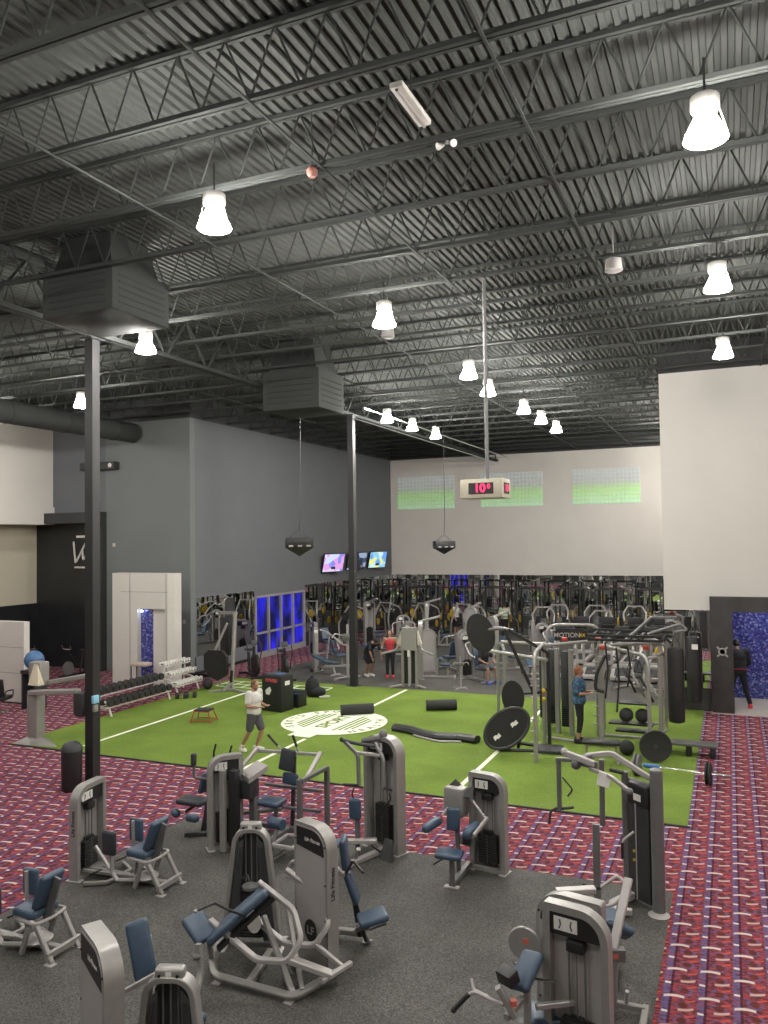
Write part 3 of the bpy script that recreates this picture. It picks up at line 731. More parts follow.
def arch_tower(t, A, B, H, D=.34, tw=.30, lean=0):
    """tapered shrouded tower with rounded top; A,B feet of the front"""
    A, B = V((*A, 0)), V((*B, 0)); W = (B - A).length; u = (B - A).normalized(); n = V((u.y, -u.x, 0)); z = V((0, 0, 1)); C = (A + B) / 2
    P = lambda a, d, h: C + u * a + n * d + z * h
    path = [P(-W / 2, 0, 0), P(-tw / 2 - .035, 0, H - .09), P(-tw / 2 + .06, 0, H), P(tw / 2 - .06, 0, H), P(tw / 2 + .035, 0, H - .09), P(W / 2, 0, 0)]
    G(t).bar(path, .055, D * .45, .14, up=n).end('frame', SILVER, t)
    poly = [(-W / 2 + .04, .06), (W / 2 - .04, .06), (tw / 2 + .0, H - .15), (tw / 2 - .08, H - .05), (-tw / 2 + .08, H - .05), (-tw / 2, H - .15)]
    G(t).prism(poly, C - n * D * .3, u, z, n * .02).end('shroud', SHROUD, t)
    for s_ in (-1, 1):
        g = G(t); q = [(s_ * (W / 2 - .05), .08), (s_ * (tw / 2 + .00), H - .16), (s_ * (tw / 2 - .07), H - .1), (s_ * (W * .22), .08)]
        g.prism(q, C + n * D * .1, u, z, n * .015)
        for k in range(1, 4):
            a = k / 4; g.tube([P(s_ * ((W / 2 - .05) * (1 - a) + W * .22 * a), D * .1 + .018, .1), P(s_ * (tw / 2 * (1 - a) + (tw / 2 - .07) * a), D * .1 + .018, H - .2)], .006, 5)
        g.end('shroud_wing', SHROUD, t)
    g = G(t); k = .12
    while k < H * .5: g.box(P(0, .0, k + .018), (.26, .12, .03), rz=atan2(u.y, u.x), bev=.004, seg=1); k += .036
    g.end('weight_stack', STACK, t)
    g = G(t)
    for k in (-.07, 0, .07): g.tube([P(k, 0, .1), P(k, 0, H - .06)], .010, 6)
    g.end('guide_rod', STEEL, t)
    G(t).slab(P(-.13, 0, H + .03), P(.13, 0, H + .03), .12, .12, bev=.03).end('pulley_bracket', SILVER, t)
    g = G(t)
    for k in (-.08, .08): g.cone(P(k, .062, H + .035), P(k, .072, H + .035), .014, n=10)
    g.end('bolt', BLACK, t)
    G(t).box(P(0, .0635, H + .04), (.05, .004, .05), rz=atan2(u.y, u.x)).end('warning_label', PLAC, t)
    for k in (-1, 1): G(t).box(P(k * W / 2, 0, .01), (.12, D + .08, .02), rz=atan2(u.y, u.x), bev=.004).end('foot_plate', SILVER2, t)
    return P
def wt(name, label, cat, x, y, group=None): return thing(name, label, cat, (x, y, 0), 0, group, world=True)

# --- hip abductor stations (two of the same kind, left)
def abductor(label, complete_label=None):
    t = wt('hip_abductor_machine', label, 'exercise machine', -8.4, 9.5, 'hip abductor machines at the left')
    tower(t, (-9.02, 9.12), (-9.10, 9.80), 1.36, .26, .03, side=-1)
    g = G(t)
    for y in (9.24, 9.66):
        g.bar([(-7.50, y, .02), (-7.74, y, .40)], .06, .06); g.bar([(-7.98, y + .0, .04), (-7.86, y, .38)], .05, .06)
    g.bar([(-7.54, 9.2, .10), (-7.54, 9.72, .10)], .05, .08)
    g.bar([(-9.0, 9.46, .07), (-7.6, 9.46, .07)], .09, .08); g.bar([(-9.0, 9.3, .11), (-8.3, 9.42, .09)], .05, .05)
    g.bar([(-8.75, 9.05, .05), (-8.45, 9.22, .05), (-8.45, 9.7, .05), (-8.75, 9.87, .05)], .05, .05, .05)
    g.end('base_frame', SILVER, t)
    for y in (9.22, 9.68): G(t).box((-7.5, y, .01), (.13, .1, .02), bev=.004).end('foot_plate', SILVER2, t)
    G(t).tube([(-8.16, 9.27, .43), (-7.74, 9.22, .43), (-7.70, 9.46, .43), (-7.74, 9.72, .43), (-8.1, 9.68, .43), (-8.16, 9.48, .43)], .022, 8, .08, True).end('seat_rail', SILVER2, t)
    G(t).slab((-8.17, 9.46, .50), (-7.80, 9.46, .49), .42, .10, bev=.04).end('seat', VINYL, t)
    G(t).slab((-7.86, 9.46, .55), (-7.70, 9.46, .97), .36, .09, (-1, 0, .3), bev=.04).end('backrest', VINYL, t)
    G(t).bar([(-7.80, 9.46, .38), (-7.64, 9.46, .92)], .13, .03).end('back_support', STEEL, t)
    for y, s_ in ((9.24, -1), (9.72, 1)):
        G(t).bar([(-8.30, y, .09), (-8.40, y, .2), (-8.42, y, .78)], .06, .04, .05).end('pad_arm', SILVER2, t)
        G(t).slab((-8.40, y + s_ * .05, .46), (-8.40, y + s_ * .05, .80), .24, .08, (0, s_, 0), bev=.035).end('knee_pad', VINYL if s_ > 0 else VINYLD, t)
        G(t).tube([(-8.28, y, .1), (-7.95, y * .6 + 9.46 * .4, .12)], .03, 8).end('lever', SILVER2, t)
        G(t).slab((-8.75, y + s_ * .03, .13), (-8.6, y + s_ * .03, .2), .1, .02, bev=.004).end('foot_rest', BRUB, t)
    G(t).bar([(-8.92, 9.46, .42), (-8.62, 9.46, .1)], .05, .05).end('brace', SILVER2, t)
    G(t).tube([(-8.15, 9.46, .10), (-8.10, 9.46, .42)], .025, 8).end('seat_post', STEEL, t)
    G(t).lathe([(.16, .10), (.18, .13), (.16, .15)], (-7.95, 9.46, 0), 20).end('cam_cover', SILVER2, t)
    return t
ab = abductor('hip abductor machine with its weight tower, beside the near black column')
dup(ab, (-8.42, 7.52, 0), 0, 'hip abductor machine cut by the left edge, blue seat facing left')

# --- M3: near-left curl machine, cut by the lower edge
t = wt('leg_curl_machine', 'curl machine at bottom left, upright blue pad behind a rounded tower', 'exercise machine', -5.0, 5.5)
tower(t, (-4.72, 5.22), (-5.30, 5.56), 1.64, .28, .03, D=.17, side=1)
arch_tower(t, (-4.90, 5.66), (-4.28, 5.88), 1.2, tw=.34)
G(t).slab((-5.06, 6.02, .95), (-5.24, 6.08, 1.43), .21, .09, (.75, -.7, 0), bev=.035).end('backrest', VINYL, t)
G(t).bar([(-5.0, 6.05, .1), (-5.0, 6.05, .6), (-5.13, 6.12, 1.3)], .06, .05).end('back_post', SILVER2, t)
G(t).bar([(-5.15, 5.65, .95), (-4.85, 5.95, 1.1)], .03, .04).end('brace', SILVER2, t)
G(t).slab((-4.95, 6.32, .5), (-4.70, 6.22, .5), .34, .1, bev=.04).end('seat', VINYL, t)
G(t).bar([(-5.0, 5.4, .05), (-5.0, 6.4, .05)], .08, .08).bar([(-5.35, 6.4, .04), (-4.5, 6.4, .04)], .07, .07).bar([(-4.85, 6.25, .05), (-4.85, 6.27, .46)], .06, .06).end('base_frame', SILVER, t)
G(t).bar([(-5.40, 7.26, .64), (-5.36, 7.24, .35), (-5.25, 6.9, 0.03)], .07, .055, .1).end('swing_arm', SILVER, t)
G(t).cone((-5.37, 7.25, .52), (-5.43, 7.20, .52), .035, n=12).end('pivot_cap', STEEL, t)
G(t).bar([(-5.25, 6.9, .04), (-4.95, 6.3, .05)], .07, .055).end('floor_beam', SILVER, t)

# --- central inclined press
t = wt('incline_press_machine', 'inclined press machine with polygon side frame and reclined blue back, front centre', 'exercise machine', -5.1, 8.1)
arch_tower(t, (-5.88, 8.42), (-5.22, 8.66), 1.42, tw=.32)
G(t).slab((-5.80, 7.66, .70), (-5.50, 7.56, .52), .27, .1, (.1, -.2, 1), bev=.04).end('seat', VINYL, t)
G(t).slab((-5.52, 7.60, .50), (-4.98, 7.98, 1.0), .30, .085, (-.6, -.3, .9), bev=.035).end('backrest', VINYL, t)
G(t).bar([(-5.40, 7.62, .42), (-4.90, 8.0, .92)], .10, .05).end('back_support', BLACK, t)
for dy, dx in ((0, 0), (.42, .12)):
    G(t).bar([(-5.58 + dx, 7.72 + dy, .66), (-4.92 + dx, 7.66 + dy, .37), (-4.56 + dx, 7.70 + dy, .40), (-4.44 + dx, 7.82 + dy, .60), (-4.62 + dx, 7.96 + dy, .84), (-5.10 + dx, 8.0 + dy, 1.05)], .055, .075, .07, up=(0, 1, 0)).end('side_frame', SILVER2, t)
G(t).bar([(-4.54, 7.72, .42), (-4.15, 7.95, .22)], .13, .06).bar([(-4.44, 8.12, .42), (-4.12, 8.15, .22)], .05, .05).bar([(-4.2, 7.82, .2), (-4.05, 8.25, .22)], .06, .05).end('carriage', SILVER2, t)
G(t).bar([(-5.66, 8.15, .32), (-5.72, 7.95, .08), (-5.50, 7.70, .055), (-4.46, 7.66, .055), (-4.20, 8.15, .12)], .08, .09, .1).bar([(-5.05, 7.69, .06), (-5.2, 8.4, .06)], .08, .08).bar([(-4.46, 7.68, .06), (-5.1, 8.1, .62)], .06, .06).bar([(-4.4, 7.75, .1), (-4.9, 8.3, .7)], .05, .05).bar([(-5.72, 7.95, .1), (-5.55, 7.66, .45)], .06, .06).end('base_frame', SILVER, t)
for p in ((-5.45, 7.67), (-4.5, 7.64)): G(t).box((*p, .01), (.1, .1, .02)).end('foot_plate', SILVER2, t)
G(t).tube([(-5.50, 7.35, .93), (-5.43, 7.60, .93), (-5.20, 7.52, .93), (-5.1, 7.7, .8)], .015, 8, .03).end('handle', BLACK, t); G(t).ell((-5.50, 7.35, .93), (.022, .022, .022)).end('handle_tip', CHROME, t)
G(t).lathe([(.02, .80), (.10, .81), (.10, .84), (.04, .87)], (-5.42, 8.32, 0), 20).end('pulley_wheel', STEEL, t)
G(t).tube([(-5.55, 8.3, .9), (-5.4, 8.22, 1.0), (-5.36, 8.2, .94)], .014, 6).end('selector_lever', BLACK, t)
G(t).prism([(.08 * cos(k * pi / 8), .11 * sin(k * pi / 8)) for k in range(16)], (-5.2, 8.05, .57), (1, .3, 0), (-.3, .3, 1), (0, -.02, 0)).end('cam_plate', WHITE, t)
G(t).tube([(-4.95, 8.35, .25), (-4.7, 8.45, .45), (-4.85, 8.5, .62)], .028, 8, .05).end('arm_link', SILVER2, t)

# --- chest/row machine with big back-seen tower, centre
t = wt('vertical_row_machine', 'tall tower seen from behind with emblem disc, blue seat to its right', 'exercise machine', -4.5, 8.7)
tower(t, (-4.30, 8.31), (-4.84, 8.50), 1.66, .26, .03, D=.17, side=-1)
G(t).slab((-4.46, 8.9, 1.34), (-4.44, 8.95, .90), .25, .075, (1, .3, .1), bev=.03).end('chest_pad', VINYL, t)
G(t).slab((-4.44, 8.96, .90), (-4.32, 9.0, .55), .25, .075, (1, .3, .3), bev=.03).end('lower_pad', VINYL, t)
G(t).bar([(-4.50, 9.0, 1.2), (-4.44, 9.05, .85), (-4.32, 9.05, .1)], .05, .03).bar([(-4.40, 8.92, .9), (-4.20, 8.98, .1)], .04, .03).end('pad_post', BLACK, t)
G(t).slab((-4.17, 8.70, .46), (-3.88, 8.90, .53), .30, .09, bev=.04).end('seat', VINYL, t)
G(t).tube([(-4.0, 8.65, .42), (-3.85, 8.80, .45)], .012, 6).end('seat_lever', BLACK, t)
G(t).bar([(-4.24, 8.85, .30), (-4.0, 8.82, .44)], .12, .06).bar([(-4.32, 9.0, .28), (-4.22, 9.1, .02)], .06, .05).end('seat_bracket', STEEL, t)
G(t).bar([(-4.75, 8.6, .10), (-4.62, 9.1, .10), (-4.3, 9.1, .12)], .08, .07, .06).bar([(-4.45, 9.1, .1), (-4.18, 9.05, .25)], .06, .06).end('base_frame', SILVER, t); G(t).box((-4.26, 9.13, .01), (.1, .12, .02)).end('foot_plate', SILVER2, t)
G(t).bar([(-4.75, 8.9, 1.05), (-4.40, 8.8, .93)], .05, .07).end('press_arm', SILVER2, t)
G(t).tube([(-4.38, 8.8, .95), (-4.30, 8.85, 1.10), (-4.12, 8.75, 1.02)], .017, 8, .04).end('handle', BLACK, t)
G(t).tube([(-4.9, 8.7, .82), (-5.23, 8.8, .80), (-5.12, 8.8, 1.0), (-4.9, 8.7, 1.02)], .024, 8, .06).end('handle', SILVER2, t)

# --- shoulder press / overhead machine behind it
t = wt('shoulder_press_machine', 'overhead press machine with two black grips, blue seat facing the camera', 'exercise machine', -7.0, 11.5)
G(t).slab((-7.5, 11.85, .55), (-7.08, 11.86, .54), .38, .09, bev=.04).end('seat', VINYL, t)
G(t).slab((-7.04, 11.90, 1.08), (-7.0, 11.96, 1.44), .28, .08, (0, -1, .1), bev=.04).end('backrest', VINYLD, t)
G(t).slab((-6.98, 11.95, .84), (-6.97, 11.96, 1.04), .30, .08, (0, -1, 0), bev=.04).end('lower_back_pad', VINYL, t)
G(t).bar([(-7.0, 12.05, .05), (-6.95, 12.05, 1.3)], .07, .05).end('back_post', DGREY, t)
G(t).bar([(-7.62, 11.95, 1.36), (-6.42, 12.02, 1.38)], .05, .05).end('cross_bar', SILVER2, t)
for p in (((-7.62, 11.95, 1.40), (-7.75, 11.55, 1.1)), ((-6.42, 12.02, 1.42), (-6.44, 11.5, 1.08))): G(t).bar(p, .07, .05).end('press_arm', SILVER2, t)
for a, b in (((-7.13, 11.95, 1.4), (-7.38, 11.9, 1.66)), ((-6.84, 12.0, 1.4), (-6.92, 11.95, 1.68))):
    G(t).tube([a, V(a).lerp(V(b), .3)], .016, 8).end('handle_stem', SILVER2, t); G(t).tube([V(a).lerp(V(b), .3), b], .022, 8).end('grip', BLACK, t)
for p in ((-6.37, 11.2), (-6.3, 12.0)): G(t).bar([(*p, 0.02), (p[0], p[1], 1.2)], .08, .08).end('upright', STEEL, t)
G(t).bar([(-6.37, 11.2, .08), (-6.3, 12.0, .08)], .08, .08).bar([(-7.7, 12.0, .08), (-6.3, 12.0, .08)], .08, .08).bar([(-6.34, 11.2, 1.18), (-6.3, 12.0, 1.18)], .07, .07).bar([(-7.7, 12.05, .08), (-7.7, 12.0, 1.1)], .08, .08).bar([(-7.6, 11.25, .5), (-7.1, 11.85, .45)], .06, .06).bar([(-7.05, 11.3, .08), (-7.05, 12.0, .08)], .08, .08).bar([(-7.5, 12.0, .78), (-6.4, 12.0, .78)], .05, .05).bar([(-7.2, 11.85, .1), (-7.2, 11.85, .5)], .06, .06).bar([(-6.4, 11.95, .46), (-7.2, 11.9, .46)], .05, .05).end('base_frame', STEEL, t)
G(t).tube([(-6.75, 10.95, .57), (-6.5, 10.9, .57)], .085, 16).end('foot_roller', VINYL, t)
G(t).bar([(-6.62, 10.95, .55), (-6.62, 10.7, .1), (-6.62, 11.3, .1)], .05, .05).end('roller_post', STEEL, t)
G(t).bar([(-6.6, 10.75, .3), (-6.25, 10.75, .3), (-6.25, 11.2, .3), (-6.6, 11.2, .3)], .05, .05, .04, True).end('foot_frame', SILVER2, t); G(t).box((-6.42, 10.98, .27), (.3, .4, .03)).end('foot_plate', BRUB, t)
G(t)._add([(-7.55, 11.3, 1.16), (-7.15, 10.95, 1.2), (-6.92, 11.15, 1.38), (-7.35, 11.5, 1.33), (-7.55, 11.3, 1.10), (-7.15, 10.95, 1.12), (-6.92, 11.15, 1.30), (-7.35, 11.5, 1.25)], [(0, 1, 2, 3), (7, 6, 5, 4), (0, 4, 5, 1), (1, 5, 6, 2), (2, 6, 7, 3), (3, 7, 4, 0)]).end('instruction_panel', SILVER2, t)
G(t).box((-7.35, 11.25, .95), (.25, .3, .32), bev=.05).end('pulley_housing', DGREY, t); G(t).bar([(-7.3, 11.3, .02), (-7.3, 11.3, 1.15)], .12, .1).end('housing_post', STEEL, t)

# --- M6 tower with ab crunch seat to its left
t = wt('abdominal_machine', 'crunch machine with two black top grips and seat left of a narrow tower', 'exercise machine', -8.0, 11.2)
tower(t, (-7.88, 10.86), (-7.50, 11.28), 1.50, .26, .03, D=.16)
G(t).bar([(-7.60, 10.88, .02), (-7.60, 10.88, 1.3)], .10, .08).end('front_upright', SILVER, t)
G(t).box((-7.45, 10.98, .7), (.14, .14, 1.2), bev=.01).end('side_shroud', BLACK, t)
G(t).slab((-8.85, 11.4, .55), (-8.35, 11.45, .53), .34, .09, bev=.04).end('seat', VINYLD, t)
G(t).slab((-8.40, 11.45, .70), (-8.33, 11.5, 1.03), .30, .08, (-1, 0, .2), bev=.035).end('backrest', VINYL, t)
G(t).bar([(-8.72, 11.4, .35), (-8.5, 11.4, .5), (-8.28, 11.5, .5), (-8.25, 11.5, 1.1)], .07, .05, .08).bar([(-8.3, 11.45, .5), (-8.4, 11.45, .05)], .09, .06).bar([(-8.6, 11.2, .04), (-8.1, 11.5, .04)], .09, .07).end('seat_frame', DGREY, t)
G(t).slab((-8.95, 11.35, .34), (-8.75, 11.2, .36), .14, .13, bev=.06).end('shin_roller', VINYL, t); G(t).slab((-8.52, 11.15, .36), (-8.25, 11.1, .38), .14, .13, bev=.06).end('shin_roller', VINYL, t)
G(t).tube([(-8.48, 11.3, 1.35), (-8.48, 11.3, .98), (-8.2, 11.35, .97), (-7.85, 11.3, 1.05)], .025, 8, .06).end('lever_arm', STEEL, t)
G(t).slab((-8.47, 11.28, 1.18), (-8.47, 11.28, 1.40), .1, .08, (1, 0, 0), bev=.03).end('elbow_pad', DGREY, t)
for x in (-8.2, -7.88): G(t).tube([(x, 11.5, 1.20), (x - .02, 11.5, 1.36), (x + .03, 11.5, 1.53)], .017, 8, .05).end('grip', BLACK, t)
G(t).bar([(-8.3, 11.5, 1.15), (-7.7, 11.45, 1.18)], .1, .12).ell((-8.02, 11.5, 1.27), (.07, .07, .08)).end('shoulder_bracket', STEEL, t)

# --- M7 fixed pulldown with hanging arms
t = wt('pulldown_machine', 'pulldown machine with two hanging arms and curved grips, right of centre', 'exercise machine', -5.2, 11.6)
P = tower(t, (-5.58, 12.08), (-4.88, 11.82), 1.82, .26, .26, D=.2, brand=False)
G(t).ell((-5.22, 11.9, 1.84), (.07, .07, .09)).tube([(-5.6, 11.95, 1.70), (-5.22, 11.85, 1.80)], .05, 8).end('pivot_housing', STEEL, t)
G(t).tube([(-5.82, 11.65, 1.76), (-5.6, 11.75, 1.70), (-5.2, 11.7, 1.70)], .03, 8).end('pivot_bar', DGREY, t); G(t).ell((-5.84, 11.65, 1.77), (.035, .035, .04)).end('pivot_cap', BLACK, t)
G(t).bar([(-5.80, 11.68, 1.74), (-5.48, 11.5, 1.60), (-5.43, 11.42, 1.14)], .05, .06, .08).end('pull_arm', STEEL, t)
G(t).bar([(-5.25, 11.66, 1.76), (-5.02, 11.45, 1.58), (-5.01, 11.38, 1.12)], .05, .06, .08).end('pull_arm', STEEL, t)
G(t).bar([(-5.5, 11.52, 1.62), (-5.05, 11.50, 1.62)], .05, .05).end('cross_bar', SILVER2, t)
for x, d in ((-5.43, -1), (-5.01, 1)):
    G(t).tube([(x, 11.4, 1.16), (x + d * .2, 11.25, 1.19)], .02, 8).end('grip', BLACK, t)
    G(t).tube([(x - d * .02 + (-.1 if d < 0 else .12), 11.4, 1.10), (x + (-.12 if d < 0 else .13), 11.4, 1.0), (x + (-.06 if d < 0 else .02), 11.4, .90)], .013, 6, .05).end('curved_grip', BLACK, t)
G(t).slab((-5.49, 11.38, .95), (-5.49, 11.40, .62), .20, .09, (0, -1, 0), bev=.04).end('chest_pad', VINYL, t)
G(t).bar([(-5.48, 11.45, .02), (-5.48, 11.45, .85)], .07, .05).end('pad_post', STEEL, t)
G(t).bar([(-5.70, 11.25, .30), (-5.15, 11.45, .32)], .10, .07).end('seat_beam', SILVER2, t)
G(t).slab((-5.72, 10.9, .36), (-5.55, 11.1, .37), .24, .07, bev=.04).end('seat', VINYL, t)
G(t).bar([(-5.5, 10.95, .05), (-5.2, 11.8, .05)], .1, .08).bar([(-5.45, 11.3, .05), (-5.3, 11.1, .3)], .06, .05).bar([(-5.5, 11.05, .05), (-5.5, 11.08, .42)], .06, .06).end('base_frame', SILVER2, t)
G(t)._add([(-5.15, 11.52, 0), (-4.92, 11.44, 0), (-4.96, 11.62, .3), (-5.1, 11.66, .3), (-5.12, 11.6, 0), (-4.9, 11.55, 0)], [(0, 1, 2, 3), (5, 4, 3, 2), (0, 3, 4), (1, 5, 2), (0, 4, 5, 1)]).end('foot_pedal', DGREY, t)
for a in ((-5.2, 11.35), (-5.45, 10.85)): G(t).tube([(a[0], a[1], .28), (a[0] + .2, a[1] - .12, .25)], .016, 8).end('floor_handle', BLACK, t)

# --- M8 lateral raise
t = wt('lateral_raise_machine', 'lateral raise machine with two blue arm rollers on the rubber edge', 'exercise machine', -3.6, 11.4)
tower(t, (-3.73, 11.80), (-3.16, 11.72), 1.45, .03, .24, brand=False)
G(t).box((-3.90, 11.62, 1.03), (.34, .24, .44), rz=-.15, bev=.05).end('cam_housing', SILVER, t)
for a, b in (((-3.93, 11.6, 1.22), (-3.92, 11.66, 1.34)), ((-3.70, 11.5, 1.14), (-3.62, 11.6, 1.29))):
    a, b = V(a), V(b); G(t)._add([a + V((-.12, 0, 0)), a + V((.1, .0, 0)), a + V((.1, .14, 0)), a + V((-.12, .14, 0)), b], [(0, 1, 4), (1, 2, 4), (2, 3, 4), (3, 0, 4), (3, 2, 1, 0)]).end('wedge_cover', BLACK, t)
G(t).slab((-3.84, 11.28, .70), (-3.84, 11.30, 1.03), .20, .08, (0, -1, 0), bev=.035).end('chest_pad', VINYL, t)
G(t).slab((-4.20, 11.0, .76), (-4.08, 11.38, .80), .13, .13, bev=.055).end('arm_roller', VINYL, t)
G(t).slab((-3.58, 11.02, .74), (-3.50, 11.38, .82), .13, .13, bev=.055).end('arm_roller', VINYL, t)
G(t).bar([(-3.46, 11.05, .76), (-3.38, 11.48, .88)], .04, .05).tube([(-3.40, 11.46, .88), (-3.68, 11.58, 1.13)], .018, 8).end('lift_arm', SILVER2, t); G(t).tube([(-4.05, 11.4, .86), (-3.98, 11.6, 1.0)], .018, 8).end('lift_arm', SILVER2, t)
G(t).bar([(-3.80, 11.4, .05), (-3.80, 11.34, .72), (-3.83, 11.36, .95)], .06, .06).bar([(-3.78, 11.0, .04), (-3.74, 11.7, .08)], .09, .08).bar([(-3.78, 11.02, .04), (-3.78, 11.02, .46)], .07, .06).bar([(-3.8, 11.5, .5), (-3.72, 11.7, .4)], .05, .12).end('base_frame', STEEL, t)
G(t).box((-3.78, 11.0, .01), (.22, .1, .02), bev=.005).end('foot_plate', SILVER2, t)
G(t).slab((-3.98, 10.92, .50), (-3.60, 10.96, .49), .30, .08, bev=.035).end('seat', VINYL, t)
G(t).tube([(-3.86, 10.85, .45), (-3.98, 10.78, .38)], .012, 6).end('seat_lever', BLACK, t)
G(t).box((-3.66, 11.35, .62), (.09, .12, .22), bev=.02).end('adjuster', BLACK, t)

# --- M9 arm curl, bottom right
t = wt('arm_curl_machine', 'arm curl machine at bottom right, blue pad left of the nearest tower', 'exercise machine', -1.5, 7.3)
tower(t, (-1.66, 7.45), (-1.06, 7.33), 1.66, .03, .26, D=.12, brand=True)
G(t).slab((-1.74, 7.36, 1.20), (-1.84, 7.08, .98), .24, .09, (-.3, -.1, .9), bev=.04).end('arm_pad', VINYL, t)
G(t).box((-1.90, 7.0, 1.13), (.17, .12, .12), rz=-.5, rx=.3, bev=.01).end('stop_block', BLACK, t)
G(t).bar([(-1.78, 7.2, .03), (-1.78, 7.2, .95)], .06, .06).bar([(-1.82, 6.9, .85), (-1.95, 6.85, 1.1)], .07, .05).bar([(-1.6, 7.4, .06), (-1.85, 6.8, .06)], .08, .08).bar([(-1.88, 6.86, .85), (-1.8, 7.1, .9)], .05, .06).bar([(-1.7, 7.2, .8), (-1.4, 7.4, .8)], .05, .05).end('frame_arm', SILVER, t)
G(t).tube([(-1.92, 6.9, .93), (-2.08, 6.92, .95), (-2.2, 6.92, .98), (-2.34, 6.86, .84)], .017, 8, .05).end('curl_bar', SILVER2, t); G(t).tube([(-2.23, 6.91, .955), (-2.35, 6.85, .83)], .024, 8).ell((-2.355, 6.845, .82), (.026, .026, .026)).end('grip', BLACK, t)
G(t).tube([(-2.06, 6.95, .94), (-2.24, 7.08, .9), (-2.28, 7.14, .96)], .014, 8, .03).end('handle', SILVER2, t)
G(t).lathe([(.15, .02), (.16, 0), (.15, -.02)], (-1.90, 7.62, 1.13), 28, 'Y').end('cam_wheel', SILVER, t); G(t).box((-1.88, 7.595, 1.16), (.05, .006, .05)).end('warning_label', PRED, t)
G(t).tube([(-1.96, 7.4, 1.05), (-1.80, 7.5, .97)], .013, 6).tube([(-1.92, 7.3, .98), (-1.55, 7.4, .95)], .015, 6).end('rod', CHROME, t)
G(t).slab((-1.84, 7.48, .55), (-1.46, 7.62, .55), .34, .1, bev=.045).end('seat', VINYL, t)
G(t).box((-1.86, 7.36, .48), (.14, .14, .14), bev=.02).end('seat_adjuster', BLACK, t); G(t).bar([(-1.7, 7.55, .02), (-1.7, 7.55, .5)], .07, .07).end('seat_post', STEEL, t)
G(t).box((-1.82, 6.88, .98), (.05, .05, .05), rz=.5).end('warning_label', PRED, t)

# --- the machine standing back to back with it
t = wt('biceps_machine', 'machine behind the bottom right tower, with blue seat and white bent handles', 'exercise machine', -1.35, 8.6)
tower(t, (-1.16, 7.66), (-1.80, 7.80), 1.61, .03, .26, D=.12, brand=False)
G(t).bar([(-1.62, 7.80, 1.585), (-1.28, 7.95, 1.60)], .10, .05).end('top_beam', SILVER2, t)
G(t).slab((-1.50, 9.75, .60), (-1.24, 9.35, .52), .32, .1, bev=.045).end('seat', VINYL, t)
G(t).slab((-1.30, 9.3, .58), (-1.18, 9.0, .80), .30, .08, (.3, 0, 1), bev=.035).end('backrest', VINYL, t)
G(t).bar([(-1.10, 9.05, 1.30), (-1.16, 8.75, 1.0), (-1.22, 8.6, .72)], .09, .05, .05).end('lever_arm', SILVER2, t)
G(t).tube([(-1.10, 9.0, 1.24), (-1.22, 9.1, 1.30), (-1.40, 9.05, 1.16)], .018, 8, .05).tube([(-1.12, 9.0, 1.15), (-1.25, 9.0, 1.02), (-1.42, 8.95, .98)], .018, 8, .05).end('bent_handle', SILVER2, t)
G(t).tube([(-1.40, 9.05, 1.16), (-1.52, 9.0, 1.14)], .024, 8).tube([(-1.42, 8.95, .98), (-1.52, 8.93, 1.0)], .024, 8).end('grip', BLACK, t)
G(t).tube([(-1.56, 8.9, .9), (-1.56, 8.95, 1.22)], .016, 6).end('upright_grip', BLACK, t); G(t).bar([(-1.52, 9.0, .02), (-1.56, 8.9, .95)], .05, .05).end('grip_post', STEEL, t)
G(t).bar([(-1.35, 7.7, .06), (-1.35, 9.7, .06)], .1, .09).bar([(-1.35, 9.4, .06), (-1.35, 9.5, .52)], .07, .07).bar([(-1.25, 8.75, .08), (-1.2, 8.7, .8)], .07, .07).bar([(-1.35, 8.78, .1), (-.93, 8.78, .1)], .06, .06).bar([(-.93, 8.85, .08), (-.93, 8.4, .08)], .07, .07).end('base_frame', SILVER, t)
G(t).box((-1.18, 8.6, .70), (.16, .1, .12), rz=.3).end('pivot_block', STEEL, t); G(t).box((-1.18, 8.545, .70), (.05, .006, .05), rz=.3).end('warning_label', PRED, t)
G(t).tube([(-1.12, 8.78, .1), (-1.10, 8.72, .28)], .02, 8).end('pop_pin', SILVER2, t)

# --- M10 lat pulldown/row, right
t = wt('lat_row_machine', 'tall dark shrouded machine with silver round column beside the patterned aisle', 'exercise machine', -1.3, 11.3)
G(t).cone((-.985, 11.27, 0), (-.985, 11.27, 1.87), .085, n=20).ell((-.985, 11.27, 1.87), (.086, .086, .03)).end('round_column', STEEL, t)
G(t).bar([(-1.43, 11.62, 0), (-1.43, 11.62, 1.72)], .09, .09).end('rear_column', STEEL, t); G(t).bar([(-1.34, 11.58, 0), (-1.34, 11.58, 1.65)], .07, .06).end('inner_column', STEEL, t)
G(t).slab((-1.06, 11.33, .86), (-1.34, 11.55, .86), 1.58, .12, (-.62, -.78, 0), bev=.01).end('shroud', DGREY, t)
G(t).slab((-1.07, 11.27, 1.5), (-1.36, 11.5, 1.5), .30, .13, (-.62, -.78, 0), bev=.04).end('shroud_head', BLACK, t)
q = V((-1.24, 11.32, 1.47)); G(t).box(q + V((.0, .005, 0)), (.13, .012, .09), rz=radians(-38)).end('placard', PLAC, t)
G(t).tube([(-1.27, 11.35, .1), (-1.27, 11.35, 1.38)], .008, 6).end('cable', SILVER2, t)
for z in (.62, .74): G(t).box((-1.30, 11.36, z), (.03, .02, .03)).end('yellow_knob', YELLOW, t)
G(t).lathe([(.12, 0), (.14, .01), (.1, .03)], (-.985, 11.2, 0), 20).end('foot_plate', SILVER2, t)
G(t).bar([(-1.35, 11.5, .1), (-1.55, 11.1, .1), (-1.5, 10.3, .06)], .12, .09).bar([(-1.75, 10.98, .05), (-1.3, 11.0, .08)], .08, .08).end('base_frame', SILVER2, t)
